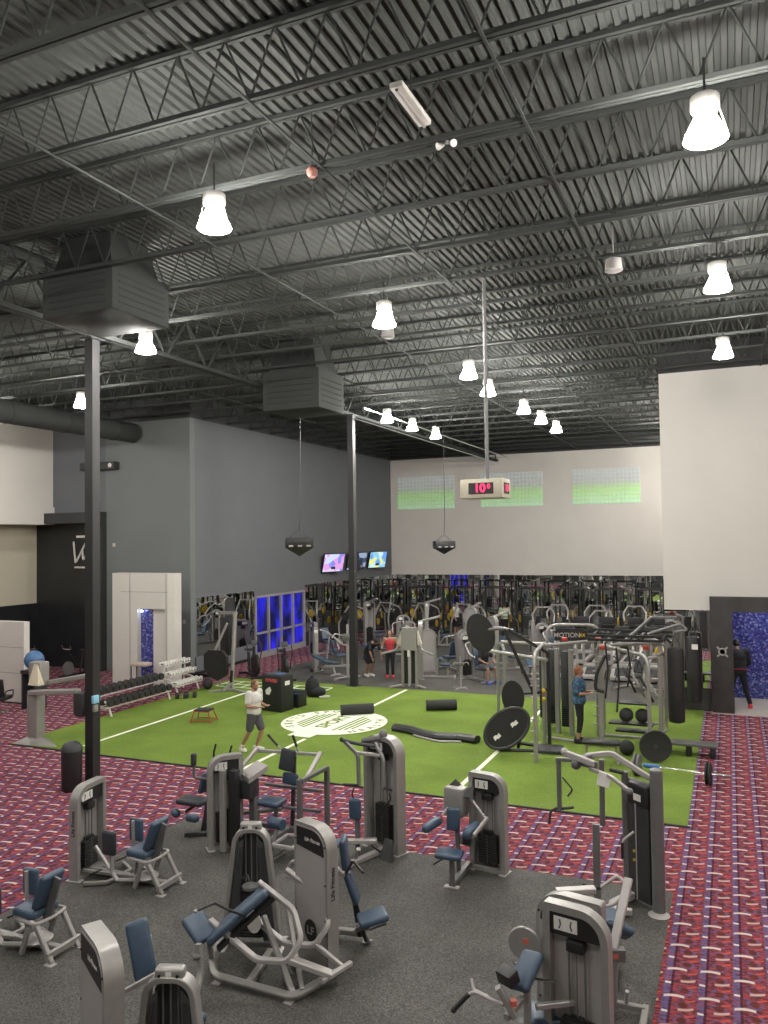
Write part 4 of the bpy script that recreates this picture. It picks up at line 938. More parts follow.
G(t).bar([(-1.74, 11.0, .04), (-1.74, 11.0, 1.16)], .09, .06).end('front_post', STEEL, t)
G(t).bar([(-1.79, 11.9, .84), (-1.78, 11.9, 1.78)], .07, .07).end('hanging_post', STEEL, t)
G(t).bar([(-2.18, 11.15, 2.03), (-1.76, 11.08, 1.93)], .07, .08).ell((-2.17, 11.15, 2.04), (.05, .05, .05)).end('upper_arm', SILVER2, t)
G(t).bar([(-1.95, 11.55, 1.90), (-1.60, 11.6, 1.96), (-1.08, 11.42, 1.72)], .06, .07, .06).end('upper_arm', SILVER2, t)
G(t).bar([(-1.85, 11.3, 1.80), (-1.55, 11.1, 1.78), (-1.30, 11.0, 1.64)], .05, .05, .06).end('lower_arm', SILVER2, t); G(t).ell((-1.30, 11.0, 1.64), (.05, .05, .045)).end('arm_end_cap', STEEL, t)
G(t).bar([(-2.10, 11.35, 1.88), (-1.75, 11.3, 1.85)], .06, .10).bar([(-1.95, 11.2, 1.95), (-1.9, 11.6, 1.88)], .09, .08).ell((-2.04, 11.3, 1.84), (.07, .07, .07)).end('pivot_block', STEEL, t)
G(t).box((-1.64, 11.12, 1.72), (.17, .02, .18), rz=-.1, ry=.2).end('white_plate', PLAC, t)
G(t).tube([(-1.6, 11.35, 1.80), (-1.42, 11.4, 1.76)], .028, 8).end('side_grip', BLACK, t)
G(t).bar([(-2.30, 11.4, 1.14), (-2.30, 11.4, 1.86)], .06, .05).bar([(-2.33, 11.4, 1.86), (-2.05, 11.35, 1.88)], .06, .05).end('drop_arm', STEEL, t)
G(t).tube([(-2.32, 11.4, 1.16), (-2.10, 11.38, 1.22)], .02, 8).tube([(-2.32, 11.4, 1.18), (-2.42, 11.35, 1.14), (-2.43, 11.3, .98)], .02, 8, .05).end('grip', BLACK, t)
G(t).tube([(-2.36, 11.95, 1.45), (-2.20, 11.9, 1.30), (-2.28, 11.9, 1.2)], .012, 6, .05).end('hook', BLACK, t)
G(t).tube([(-1.28, 11.2, 1.05), (-1.42, 11.1, .95), (-1.42, 11.1, .70)], .016, 8, .06).end('side_handle', SILVER2, t)
G(t).tube([(-1.42, 11.1, .93), (-1.42, 11.1, .72)], .02, 8).end('handle_grip', BLACK, t)

# ------------------------------------------------------------------ things on the turf
# round badge painted on the turf
t = thing('turf_badge', 'round white badge with letters painted on the green turf', 'floor logo', (-10.05, 19.62, .021))
R_ = 1.45
circ = lambda r, n=64: [(r * cos(2 * pi * k / n), r * sin(2 * pi * k / n)) for k in range(n)]
G().prism(circ(R_), (0, 0, 0), (1, 0, 0), (0, 1, 0), (0, 0, .003)).end('disc', LINE, t)
ta = radians(86)      # direction of the diagonal band
ud = V((cos(ta), sin(ta), 0)); vd = V((-sin(ta), cos(ta), 0))
g = G()
for s_ in (-1, 1):
    for k in range(4):
        d = s_ * (.46 + .13 * k); h = sqrt(max(.02, 1.02 ** 2 - d * d)) * .96
        g.slab(vd * d - ud * h + V((0, 0, .004)), vd * d + ud * h + V((0, 0, .004)), .065, .003, bev=0)
g.end('green_stripe', TURF, t)
g = G(); c0 = ud * 0
g.slab(-ud * 1.78 + V((0, 0, .005)), ud * 1.72 + V((0, 0, .005)), .66, .003, bev=0); g.end('white_band', LINE, t)
text('SPORT', .50, (0, 0, .0085), ud, vd, TURF, t, 'band_lettering', .0006, .012)
for k, ch in enumerate('CLUBS'):
    a = radians(165 + 15 * k); p = V((cos(a), sin(a), 0)); text(ch, .30, p * 1.26 + V((0, 0, .004)), V((-sin(a), cos(a), 0)), -p, TURF, t, 'letter', .001, .008)
for k, ch in enumerate('HEALTH'):
    a = radians(318 + 14 * k); p = V((cos(a), sin(a), 0)); text(ch, .30, p * 1.26 + V((0, 0, .004)), V((-sin(a), cos(a), 0)), -p, TURF, t, 'letter', .001, .008)
for k, ch in enumerate('SPORT'):
    a = radians(140 - 13 * k); p = V((cos(a), sin(a), 0)); text(ch, .28, p * 1.26 + V((0, 0, .004)), V((sin(a), -cos(a), 0)), p, TURF, t, 'letter', .001, .008)
# plyo stool
t = thing('step_stool', 'small red framed step stool on the turf', 'stool', (-13.5, 18.45, .014), .2)
G().box((0, 0, .33), (.46, .38, .03), bev=.01).end('top', BRUB, t)
for sx in (-1, 1):
    for sy in (-1, 1): G().tube([(sx * .2, sy * .16, .32), (sx * .3, sy * .24, .01)], .016, 6).end('leg', RED, t)
G().tube([(-.29, -.23, .05), (.29, -.23, .05), (.29, .23, .05), (-.29, .23, .05)], .013, 6, closed=True).tube([(-.21, -.17, .30), (.21, -.17, .30), (.21, .17, .30), (-.21, .17, .30)], .015, 6, closed=True).end('brace', RED, t)
# black plyo box with red lettering
t = thing('plyo_box', 'tall black box with red lettering along its top edge, behind the man in white', 'box', (-12.33, 20.45, .014), -.15)
G().box((0, 0, .52), (.72, .58, 1.02), bev=.02).end('body', BLACK, t)
G().box((0, 0, 1.045), (.70, .56, .03), bev=.01).end('lid', DGREY, t); G().prism([(.17 * cos(k * pi / 8), .11 * sin(k * pi / 8)) for k in range(16)], (.1, 0, 1.062), (1, 0, 0), (0, 1, 0), (0, 0, .004)).end('lid_emblem', BLUEP, t)
text('FITNESS', .125, (-.0, -.296, .90), (1, 0, 0), (0, 0, 1), mat('red_print', (.65, .10, .10), .6), t, bold=.004)
G().prism([(-.1, 0), (.02, -.02), (.1, .12), (.05, .22), (-.06, .16), (-.12, .1)], (-.1, -.293, .5), (1, 0, 0), (0, 0, 1), (0, -.003, 0)).end('white_emblem', PLAC, t)
G().box((.363, 0, .82), (.004, .22, .12)).end('side_emblem', PLAC, t)
t = thing('small_box', 'small black box with a bright blue side, right of the tall black box', 'box', (-12.1, 21.1, .014), -.1)
G().box((.03, 0, .23), (.44, .42, .45), bev=.01).end('body', BLACK, t); G().box((-.2, 0, .23), (.03, .43, .46), bev=.005).box((.03, -.213, .42), (.44, .006, .03)).end('blue_side', BLUEP, t)
t = thing('gym_bag', 'slumped black cloth bag on the turf beyond the small blue box', 'bag', (-12.35, 22.6, .014), .3)
G().ell((0, 0, .28), (.24, .22, .34)).ell((.2, -.08, .16), (.26, .2, .16)).end('body', CLK, t); G().tube([(-.1, 0, .5), (0, -.05, .68), (.12, 0, .5)], .02, 6, .08).end('strap', CLK, t); G().box((.42, -.18, .03), (.35, .14, .04), rz=.3, bev=.01).end('towel', WHITE, t)
for i, (a, b, lab) in enumerate((((-10.25, 20.42), (-9.48, 20.95), 'black foam roller lying across the round badge'), ((-8.2, 21.85), (-7.42, 22.25), 'black foam roller lying alone on the turf, farther back'))):
    t = thing('foam_roller', lab, 'foam roller', ((a[0] + b[0]) / 2, (a[1] + b[1]) / 2, .165), atan2(b[1] - a[1], b[0] - a[0]), world=False)
    L_ = sqrt((a[0] - b[0]) ** 2 + (a[1] - b[1]) ** 2) / 2
    G().lathe([(.09, -L_), (.15, -L_), (.15, L_), (.09, L_)], (0, 0, 0), 20, 'X').end('foam', BRUB, t); G().lathe([(.045, -L_ - .005), (.085, -L_ - .005), (.085, L_ + .005), (.045, L_ + .005)], (0, 0, 0), 16, 'X').end('core', DGREY, t)
# battle rope sleeve
pts = fil([(-8.15, 19.35, .08), (-7.7, 19.25, .09), (-7.2, 18.98, .08), (-6.7, 18.75, .1), (-6.3, 18.95, .09), (-5.75, 18.8, .10)], .3, 5)
t = thing('battle_rope', 'thick black sleeved rope lying on the turf towards the rebounder', 'rope', (0, 0, 0))
G().sweep(pts, [(.16 * cos(2 * pi * j / 10), .10 * sin(2 * pi * j / 10)) for j in range(10)]).end('sleeve', BLACK, t)
G().tube([(p.x + .05, p.y - .22, .04) for p in pts[6:-2]], .03, 6).end('pale_strap', SILVER2, t)
# trash can at near column
t = thing('trash_can', 'black trash can with domed lid in front of the near black column', 'trash can', (-12.36, 12.46, 0))
G().lathe([(.18, 0), (.20, .05), (.205, .78), (.20, .80)], (0, 0, 0), 24).end('bin', BLACK, t); G().lathe([(.215, .80), (.205, .86), (.15, .95), (.05, .99)], (0, 0, 0), 24).end('domed_lid', DGREY, t)
t = thing('wall_dispenser', 'dark grey rounded dispenser hanging on the left of the near column', 'dispenser', (-12.45, 12.8, 1.66))
G().box((0, 0, 0), (.29, .22, .52), bev=.08).end('body', DGREY, t)
t = thing('wipe_dispenser', 'small light blue wipes holder fixed on the near black column', 'dispenser', (-12.06, 12.80, 1.72))
G().box((0, 0, .06), (.06, .16, .16), bev=.01).end('blue_box', CYAN, t); G().box((0, 0, -.12), (.06, .11, .14), bev=.01).end('grey_box', SILVER, t)
# arm machine with grey column at the left turf corner
t = wt('rotary_torso_machine', 'grey column machine with long padded arms at the left turf corner', 'exercise machine', -16.2, 15.3)
G(t).box((-16.16, 15.1, .62), (.34, .28, 1.24), bev=.02).end('column', SILVER, t)
G(t)._add([(-16.6, 14.7, 0), (-16.1, 14.75, 0), (-15.2, 14.9, 0), (-16.1, 15.5, 0), (-16.32, 14.98, .16), (-16.05, 14.98, .16), (-16.05, 15.1, .16), (-16.3, 15.1, .16)], [(0, 1, 5, 4), (1, 2, 6, 5), (2, 3, 7, 6), (3, 0, 4, 7), (4, 5, 6, 7), (3, 2, 1, 0)]).end('base_plate', SILVER, t)
G(t).bar([(-16.15, 14.9, 1.28), (-14.85, 15.2, 1.34)], .20, .12).end('lower_arm', SILVER, t)
G(t).bar([(-16.1, 15.4, 1.44), (-14.9, 15.7, 1.66), (-14.8, 15.7, 1.76)], .18, .11, .05).end('upper_arm', SILVER, t)
G(t).box((-16.22, 15.25, 1.70), (.40, .32, .60), bev=.04).end('head_box', SILVER, t)
G(t)._add([(-16.22, 14.9, 1.46), (-15.88, 14.9, 1.46), (-15.98, 14.98, 1.98), (-16.10, 14.98, 1.98), (-16.22, 15.1, 1.46), (-15.88, 15.1, 1.46)], [(0, 1, 2, 3), (4, 0, 3), (1, 5, 2), (5, 4, 3, 2), (0, 4, 5, 1)]).end('cream_shade', mat('cream_plastic_panel', (.62, .56, .42), .6), t)
o = G().ell((0, 0, .3), (.29, .29, .29), n=24, m=16).end('exercise_ball', BALLB); o.location = (-19.5, 18.15, 1.16); tag(o, 'blue exercise ball resting on a low dark shelf beside the white partition', 'ball')
t = thing('low_shelf', 'low dark shelf under the blue ball', 'shelf', (-19.5, 18.15, 0)); G().box((0, 0, 1.12), (.6, .5, .1)).end('top', DGREY, t)
for sx in (-.25, .25): G().box((sx, 0, .535), (.06, .45, 1.07)).end('side_panel', DGREY, t)
G().box((0, .2, .55), (.44, .04, 1.0)).end('back_panel', DGREY, t)

# dumbbells and their racks
def dumbbell_proto(r, L, head, name, label, grp, loc):
    t = thing('dumbbell', label, 'dumbbell', loc, 0, grp)
    hexa = [(r * cos(pi / 6 + k * pi / 3), r * sin(pi / 6 + k * pi / 3)) for k in range(6)]
    for s_ in (-1, 1): G().prism(hexa, (s_ * L / 2 - (head if s_ > 0 else 0), 0, 0), (0, 1, 0), (0, 0, 1), (head, 0, 0)).end('head', BRUB if name == 'b' else PLAC, t)
    G().tube([(-L / 2 + head * .5, 0, 0), (L / 2 - head * .5, 0, 0)], .016, 8).end('handle', CHROME if name == 'b' else BLACK, t)
    return t
def rack(name, label, x, y0, y1, tiers, m):
    """rack along y; tiers = list of (dx, z)"""
    t = thing(name, label, 'dumbbell rack', (x, (y0 + y1) / 2, 0)); Ly = (y1 - y0)
    for s_ in (-1, 1):
        y = s_ * (Ly / 2 - .15)
        G().tube([(-.28, y, .02), (-.26, y, .35), (-.2, y, tiers[-1][1] + .05)], .03, 6, .1).tube([(-.2, y, .5), (.2, y, .42), (.36, y, .02)], .03, 6, .2).end('leg', WHITE, t)
    for dx, z in tiers:
        g = G()
        for e in (-.09, .09): g.box((dx + e, 0, z - .012 - e * .3), (.04, Ly, .03))
        for s_ in (-1, 1): g.bar([(-.22, s_ * (Ly / 2 - .15), z - .06), (dx + .12, s_ * (Ly / 2 - .15), z - .05)], .04, .05)
        g.end('shelf', WHITE, t)
    return t
T1 = [(.18, .30), (-.12, .62)]
rack('dumbbell_rack', 'white two tier rack of black dumbbells left of the white turf line', -16.72, 17.85, 20.75, T1, WHITE)
dbp = None
for r_i, (dx, z) in enumerate(T1):
    for k in range(11):
        loc = (-16.72 + dx, 18.0 + .26 * k, z + .104)
        lab = ('black dumbbell on the lower tier of the white two tier rack', 'black dumbbells on the lower tier') if r_i == 0 else ('black dumbbell on the upper tier of the white two tier rack', 'black dumbbells on the upper tier')
        if dbp is None: dbp = dumbbell_proto(.105, .37, .115, 'b', lab[0], lab[1], loc)
        else: dup(dbp, loc, 0, lab[0], lab[1])
T2 = [(.30, .34), (.05, .64), (-.2, .94)]
rack('dumbbell_rack', 'white three tier rack of small pale dumbbells near the white portal', -16.95, 21.15, 22.55, T2, WHITE)
cdp = None
names = ('bottom', 'middle', 'top')
for r_i, (dx, z) in enumerate(T2):
    for k in range(10):
        loc = (-16.95 + dx, 21.22 + .14 * k, z + .055)
        lab = ('small pale dumbbell on the %s tier of the white three tier rack' % names[r_i], 'pale dumbbells on the %s tier' % names[r_i])
        if cdp is None: cdp = dumbbell_proto(.058, .26, .065, 'c', lab[0], lab[1], loc)
        else: dup(cdp, loc, 0, lab[0], lab[1])
dup(dbp, (-16.15, 20.9, .10), .5, 'left one of two black dumbbells lying on the turf by the white racks', 'loose')
dup(dbp, (-15.95, 21.1, .10), .5, 'right one of two black dumbbells lying on the turf by the white racks', 'loose')
for o in list(COL.objects):
    if o.get('group') == 'loose': del o['group']

# functional rig --------------------------------------------------
t = wt('functional_rig', 'large silver arched training rig with black overhead bars on the turf', 'training rig', -3.2, 20.0)
def arch(name, a, b, h, r=.045, m=SILVER): return G(t).tube([(*a, 0.015), (*a, h), (*b, h), (*b, .015)], r, 10, .28).end(name, m, t)
arch('arch', (-4.06, 17.67), (-4.24, 19.4), 2.40); arch('arch', (-3.14, 20.6), (-1.76, 18.9), 2.28); arch('arch', (-6.09, 22.0), (-5.80, 21.6), 2.02)
arch('arch', (-4.6, 21.6), (-3.3, 22.0), 2.62); arch('arch', (-1.72, 21.7), (-2.2, 23.0), 2.25)
def loop(x, y, z0, z1, w, dy): return G(t).tube([(x, y, z0), (x + w, y + dy, z0), (x + w, y + dy, z1), (x, y, z1)], .035, 8, .12).end('d_loop', SILVER, t)
loop(-1.80, 19.2, .25, 2.2, .22, .25); loop(-1.80, 20.2, .2, 2.1, .25, .6); loop(-1.9, 21.5, .2, 2.2, .3, .3)
for (a, b, z) in (((-4.1, 19.2), (-5.9, 20.3), 2.05), ((-4.2, 19.4), (-3.2, 20.6), 2.36), ((-3.1, 20.5), (-1.7, 21.6), 2.26), ((-5.9, 21.7), (-4.5, 21.6), 2.1)): G(t).tube([(*a, z), (*b, z)], .045, 8).end('beam', SILVER, t)
for p in ((-4.12, 20.47), (-3.75, 20.35), (-3.14, 21.4), (-2.9, 19.5), (-4.5, 20.9)): G(t).bar([(*p, .015), (*p, 2.15)], .12, .12).end('post', SILVER, t)
for p in ((-3.92, 20.5), (-4.3, 20.75), (-4.65, 21.3)):
    G(t).box((*p, 1.15), (.20, .20, 1.9), bev=.03).end('weight_shroud', DGREY, t)
    g = G(t)
    for k in range(9): g.box((p[0] + .0, p[1] - .12, .25 + .05 * k), (.17, .05, .042))
    g.end('weight_stack', STACK, t)
for z in (2.52, 2.62): G(t).bar([(-3.2, 19.6, z), (-1.5, 19.75, z)], .05, .06).end('overhead_bar', BLACK, t); G(t).bar([(-3.3, 20.9, z), (-1.35, 20.8, z)], .05, .06).end('overhead_bar', BLACK, t)
for x in (-3.15, -2.6, -2.0, -1.5): G(t).bar([(x, 19.5, 2.57), (x, 20.95, 2.57)], .05, .06).end('overhead_bar', BLACK, t)
G(t).tube([(-1.9, 20.4, 2.6), (-1.15, 20.5, 2.86), (-1.0, 20.5, 2.72), (-1.28, 20.5, 2.66)], .035, 8, .05).end('bag_hanger', STEEL, t)
G(t).bar([(-2.35, 19.8, 2.5), (-1.9, 21.5, 2.9), (-1.3, 21.6, 2.9)], .07, .07).end('rear_boom', STEEL, t)
for i, (x, y) in enumerate(((-2.85, 19.6), (-1.9, 19.9), (-4.0, 20.9), (-3.2, 21.2))): G(t).box((x, y, 2.34), (.14, .1, .10), bev=.02).end('red_clamp', RED, t)
for x, y, z0, z1 in ((-2.75, 19.3, 1.2, 2.5), (-2.5, 19.3, .9, 2.4), (-2.25, 19.35, 1.5, 2.4)): G(t).tube([(x, y, z1), (x + .05, y, (z0 + z1) / 2), (x - .02, y, z0)], .022, 6).end('strap', BLACK, t)
G(t).tube([(-2.75, 19.3, 2.2), (-2.95, 19.25, 1.8), (-3.0, 19.25, 1.4), (-2.8, 19.3, 1.35)], .04, 8, .1).end('band', BLACK, t)
for k in range(8):
    G(t).tube([(-4.16, 17.67, .2 + .25 * k), (-3.96, 17.67, .2 + .25 * k)], .015, 6).end('peg', SILVER2, t); G(t).tube([(-3.25, 20.55, .3 + .22 * k), (-3.02, 20.55, .3 + .22 * k)], .015, 6).end('peg', SILVER2, t)
G(t).bar([(-4.3, 19.9, .04), (-3.1, 19.6, .04)], .08, .05).bar([(-3.14, 20.6, .04), (-1.76, 20.6, .04)], .08, .05).end('floor_rail', SILVER2, t)
G(t).prism([(-.42, -.16), (.42, -.16), (.42, .10), (.30, .17), (-.30, .17), (-.42, .10)], (-3.95, 21.55, 2.38), (1, .25, 0), (0, 0, 1), (0, .05, 0)).end('sign_panel', BLACK, t)
uu = V((1, .25, 0)).normalized()
text('MOTION', .17, V((-4.05, 21.50, 2.37)), uu, (0, 0, 1), SILVER2, t, 'sign_lettering', bold=.003); text('RX', .11, V((-3.66, 21.59, 2.37)), uu, (0, 0, 1), YELLOW, t, 'sign_lettering', bold=.003)
g = G(t)
for z, x0, x1 in ((.57, -2.75, -1.75), (.40, -2.6, -1.75), (1.05, -2.5, -1.8)): G(t).box(((x0 + x1) / 2, 19.75, z), (x1 - x0, .35, .04)).end('storage_shelf', BLACK, t)
# tangle of handles and attachments hanging inside the rig
random.seed(3)
for k in range(9):
    x = -2.8 + .12 * k + random.uniform(-.05, .05); y = 19.9 + random.uniform(-.2, .3); z = 1.2 + random.uniform(0, .9)
    G(t).tube([(x, y, z + .2), (x - .06, y, z), (x + .06, y, z - .02), (x, y, z + .2)], .012, 5).end('hanging_handle', STEEL if k % 2 else BLACK, t)
for k in range(4):
    G(t).tube([(-2.5 + .2 * k, 20.4, 1.75 - .1 * k), (-2.3 + .2 * k, 20.1, 1.5 - .1 * k), (-2.2 + .2 * k, 20.3, 1.2 - .1 * k)], .03, 6, .05).end('cable_arm', SILVER if k % 2 else BLACK, t)
# punching bag
t = thing('punching_bag', 'long black punching bag hanging beside the rig', 'punching bag', (-1.28, 20.5, .50))
G().lathe([(.12, 0), (.185, .03), (.19, .1), (.19, 1.72), (.17, 1.78), (.1, 1.80)], (0, 0, 0), 28).end('bag', BLACK, t)
g = G()
for k in range(4): a = pi / 4 + k * pi / 2; g.tube([(.17 * cos(a), .17 * sin(a), 1.77), (0, 0, 2.14)], .014, 5)
g.end('hanging_strap', DGREY, t)
t = thing('punching_bag', 'second black punching bag with a small white label, hanging close to the corner mirror', 'punching bag', (-1.02, 23.85, .36))
G().lathe([(.12, 0), (.185, .03), (.19, .1), (.19, 1.75), (.17, 1.80), (.1, 1.82)], (0, 0, 0), 28).end('bag', BLACK, t); G().box((.05, -.188, 1.55), (.16, .012, .14)).end('label_patch', PLAC, t)
g = G()
for k in range(4): a = pi / 4 + k * pi / 2; g.tube([(.17 * cos(a), .17 * sin(a), 1.79), (0, 0, 2.12)], .014, 5)
g.end('hanging_strap', DGREY, t); G().tube([(0, 0, 2.10), (0, 0, 2.25), (0, .63, 2.35)], .03, 8, .05).end('wall_bracket', STEEL, t)
# medicine balls
for x, y, z, r, lab in ((-2.36, 19.72, .60, .165, 'black medicine ball on the rig shelf, left of the pair'), (-2.00, 19.75, .60, .165, 'black medicine ball on the rig shelf, right of the pair'), (-2.28, 19.0, .015, .17, 'black medicine ball on the turf under the rig shelf')):
    t = thing('medicine_ball', lab, 'ball', (x, y, z)); G().ell((0, 0, r), (r, r, r), n=20, m=14).end('ball', BRUB, t); G().lathe([(r * 1.002, r - .006), (r * 1.004, r), (r * 1.002, r + .006)], (0, 0, 0), 24).end('seam', DGREY, t)
# big bumper disc, deck, bench, barbell
t = thing('bumper_plate', 'big black round plate standing on edge under the rig', 'weight plate', (-1.62, 18.6, .365), .25)
G().lathe([(.03, .03), (.30, .03), (.34, .045), (.35, 0), (.34, -.045), (.30, -.03), (.03, -.03)], (0, 0, 0), 32, 'Y').end('disc', BRUB, t); G().lathe([(.01, .035), (.05, .035), (.05, -.035), (.01, -.035)], (0, 0, 0), 16, 'Y').end('hub', DGREY, t)
t = thing('step_platform', 'long low dark grey step platform running from the rig onto the carpet', 'platform', (-.98, 19.5, .014), 0)
G().box((0, 0, .26), (1.22, .42, .06), bev=.015).end('top', mat('grey_deck', (.09, .09, .085), .6, 0, .1), t)
for sx in (-.5, 0, .5): G().box((sx, 0, .115), (.12, .36, .23), bev=.02).end('riser', BLACK, t)
t = thing('flat_bench', 'black padded flat bench with tapered end in front of the rig', 'bench', (-2.72, 18.15, .014), .12)
G().slab((-.40, 0, .46), (.40, 0, .46), .36, .08, bev=.035).end('pad', BLACK, t); G().bar([(-.35, 0, .03), (-.3, 0, .42)], .06, .06).bar([(.35, 0, .03), (.3, 0, .42)], .06, .06).bar([(-.35, -.2, .03), (-.35, .2, .03)], .06, .05).bar([(.35, -.2, .03), (.35, .2, .03)], .06, .05).bar([(-.3, 0, .38), (.3, 0, .38)], .06, .05).end('frame', SILVER, t)
t = thing('barbell', 'loaded barbell with a blue pad lying between turf and patterned carpet', 'barbell', (-1.14, 17.35, .245), -.13)
G().tube([(-1.1, 0, 0), (1.0, 0, 0)], .015, 8).end('bar', CHROME, t)
for sx in (-1, 1): G().tube([(sx * .66, 0, 0), (sx * 1.05, 0, 0)], .028, 10).end('sleeve', CHROME, t)
for x in (.60, .66): G().lathe([(.05, -.022), (.20, -.022), (.222, -.012), (.222, .012), (.20, .022), (.05, .022)], (x, 0, 0), 28, 'X').end('plate', BRUB, t)
for x in (-.72, -.80): G().lathe([(.05, -.03), (.20, -.03), (.222, -.012), (.222, .012), (.20, .03), (.05, .03)], (x, 0, 0), 28, 'X').end('plate', STEEL, t)
G().tube([(-.62, 0, 0), (-.30, 0, 0)], .045, 12).end('blue_pad', BLUEP, t)
# rebounder with ropes boards
t = wt('rebounder', 'tilted oval black trampoline rebounder on a black stand', 'trampoline', -4.75, 18.6)
c = V((-4.88, 18.3, .56)); a1 = V((.68, .35, .55)).normalized(); a2 = V((-.55, -.1, .75)); a2 = (a2 - a1 * a2.dot(a1)).normalized(); nn = a1.cross(a2)
oval = lambda r1, r2, n=36: [(r1 * cos(2 * pi * k / n), r2 * sin(2 * pi * k / n)) for k in range(n)]
G(t).prism(oval(.54, .35), c, a1, a2, nn * .02).end('mat', BLACK, t)
G(t).tube([c + a1 * x + a2 * y + nn * .01 for x, y in oval(.575, .385)], .04, 8, closed=True).end('rim', DGREY, t)
for s_ in (-.30, .20): G(t).prism([(-.09, -.05), (-.03, -.03), (.0, -.055), (.09, -.04), (.08, .05), (.02, .03), (-.02, .055), (-.08, .045)], c + a1 * s_ - a2 * .02 + nn * .021, a1, a2, nn * .003).end('white_mark', PLAC, t)
for s_ in (-.30, .20): G(t).prism([(-.09, -.05), (-.03, -.03), (.0, -.055), (.09, -.04), (.08, .05), (.02, .03), (-.02, .055), (-.08, .045)], c + a1 * s_ - a2 * .02 - nn * .003, a1, a2, -nn * .003).end('white_mark', PLAC, t)
G(t).bar([(-5.15, 18.2, .22), (-5.1, 18.3, .05), (-4.2, 18.5, .05), (-4.1, 18.9, .05), (-4.9, 19.1, .05)], .06, .06, .05).bar([(-4.7, 18.6, .05), (-4.55, 18.6, .62)], .07, .07).bar([(-5.1, 18.8, .05), (-4.7, 18.6, .7)], .05, .05).end('stand', BLACK, t)
G(t).box((-4.0, 18.7, .06), (.7, .6, .08), rz=.2, bev=.02).end('base_platform', DGREY, t)
for p in ((-4.62, 18.58, .68), (-4.2, 19.22, 1.1), (-4.2, 19.22, 1.3)): G(t).ell(p, (.05, .05, .06)).end('yellow_knob', YELLOW, t)
t = wt('boom_target', 'two dark oval target boards carried by a black triangular boom', 'target boom', -4.6, 19.2)
for c, r1, r2, a1, a2 in ((V((-5.68, 19.0, 2.66)), .50, .33, V((.25, .2, -.85)), V((.75, .3, .35))), (V((-4.90, 19.0, 1.16)), .40, .27, V((.05, .1, -1)), V((1, .25, .05)))):
    a1.normalize(); a2 = (a2 - a1 * a2.dot(a1)).normalized(); n_ = a1.cross(a2)
    G(t).prism(oval(r1, r2), c, a1, a2, n_ * .05).end('target_board', BRUB, t)
G(t).bar([(-5.0, 19.05, 2.76), (-4.1, 19.3, 2.2), (-4.08, 19.3, 1.35), (-4.35, 19.2, 1.25)], .07, .08).bar([(-5.1, 19.05, 2.76), (-4.40, 19.2, 1.15)], .07, .08).end('boom', BLACK, t)
G(t).tube([(-5.62, 19.05, 2.74), (-5.2, 19.1, 2.78), (-4.9, 19.1, 2.72)], .05, 8).end('pivot', STEEL, t); G(t).bar([(-4.1, 19.3, .015), (-4.1, 19.3, 2.2)], .08, .08).bar([(-4.9, 19.06, 1.2), (-4.35, 19.2, 1.25)], .05, .05).end('post', BLACK, t)

# ------------------------------------------------------------------ rear equipment (prototypes facing -y at the origin, then copies)
def place(proto, spots, group=None):
    """spots: (x, y, rz, label[, scale]); the first spot moves the prototype itself"""
    for i, s in enumerate(spots):
        if i == 0:
            proto.location = (s[0], s[1], proto.location.z); proto.rotation_euler = (0, 0, s[2]); proto['label'] = s[3]
            if '_w' in proto.keys(): del proto['_w']
            if group: proto['group'] = group
            if len(s) > 4: proto.scale = (s[4],) * 3
        else: dup(proto, (s[0], s[1], 0), s[2], s[3], group, s[4] if len(s) > 4 else 1)
# press type
def m_press():
    t = wt('seated_press_machine', '', 'exercise machine', 0, 0)
    tower(t, (-.31, .75), (.31, .75), 1.60, .26, .26, simple=True)
    G(t).slab((-.0, -.45, .48), (0, -.05, .46), .42, .09, bev=.04).end('seat', VINYL, t)
    G(t).slab((0, .0, .55), (0, .14, 1.1), .34, .09, (0, -1, .2), bev=.04).end('backrest', VINYL, t)
    G(t).bar([(0, -.6, .05), (0, .75, .05)], .1, .09).bar([(-.35, -.6, .04), (.35, -.6, .04)], .08, .07).bar([(0, -.3, .05), (0, -.3, .45)], .07, .07).bar([(0, .35, .05), (0, .18, 1.35), (0, .6, 1.5)], .08, .07, .1).end('frame', SILVER, t)
    for s_ in (-1, 1):
        G(t).bar([(s_ * .1, .3, 1.35), (s_ * .48, .15, 1.3), (s_ * .5, -.2, .95), (s_ * .42, -.42, .9)], .05, .05, .12).end('press_arm', SILVER2, t)
        G(t).tube([(s_ * .42, -.42, .82), (s_ * .42, -.44, .98)], .022, 8).end('grip', BLACK, t)
    return t
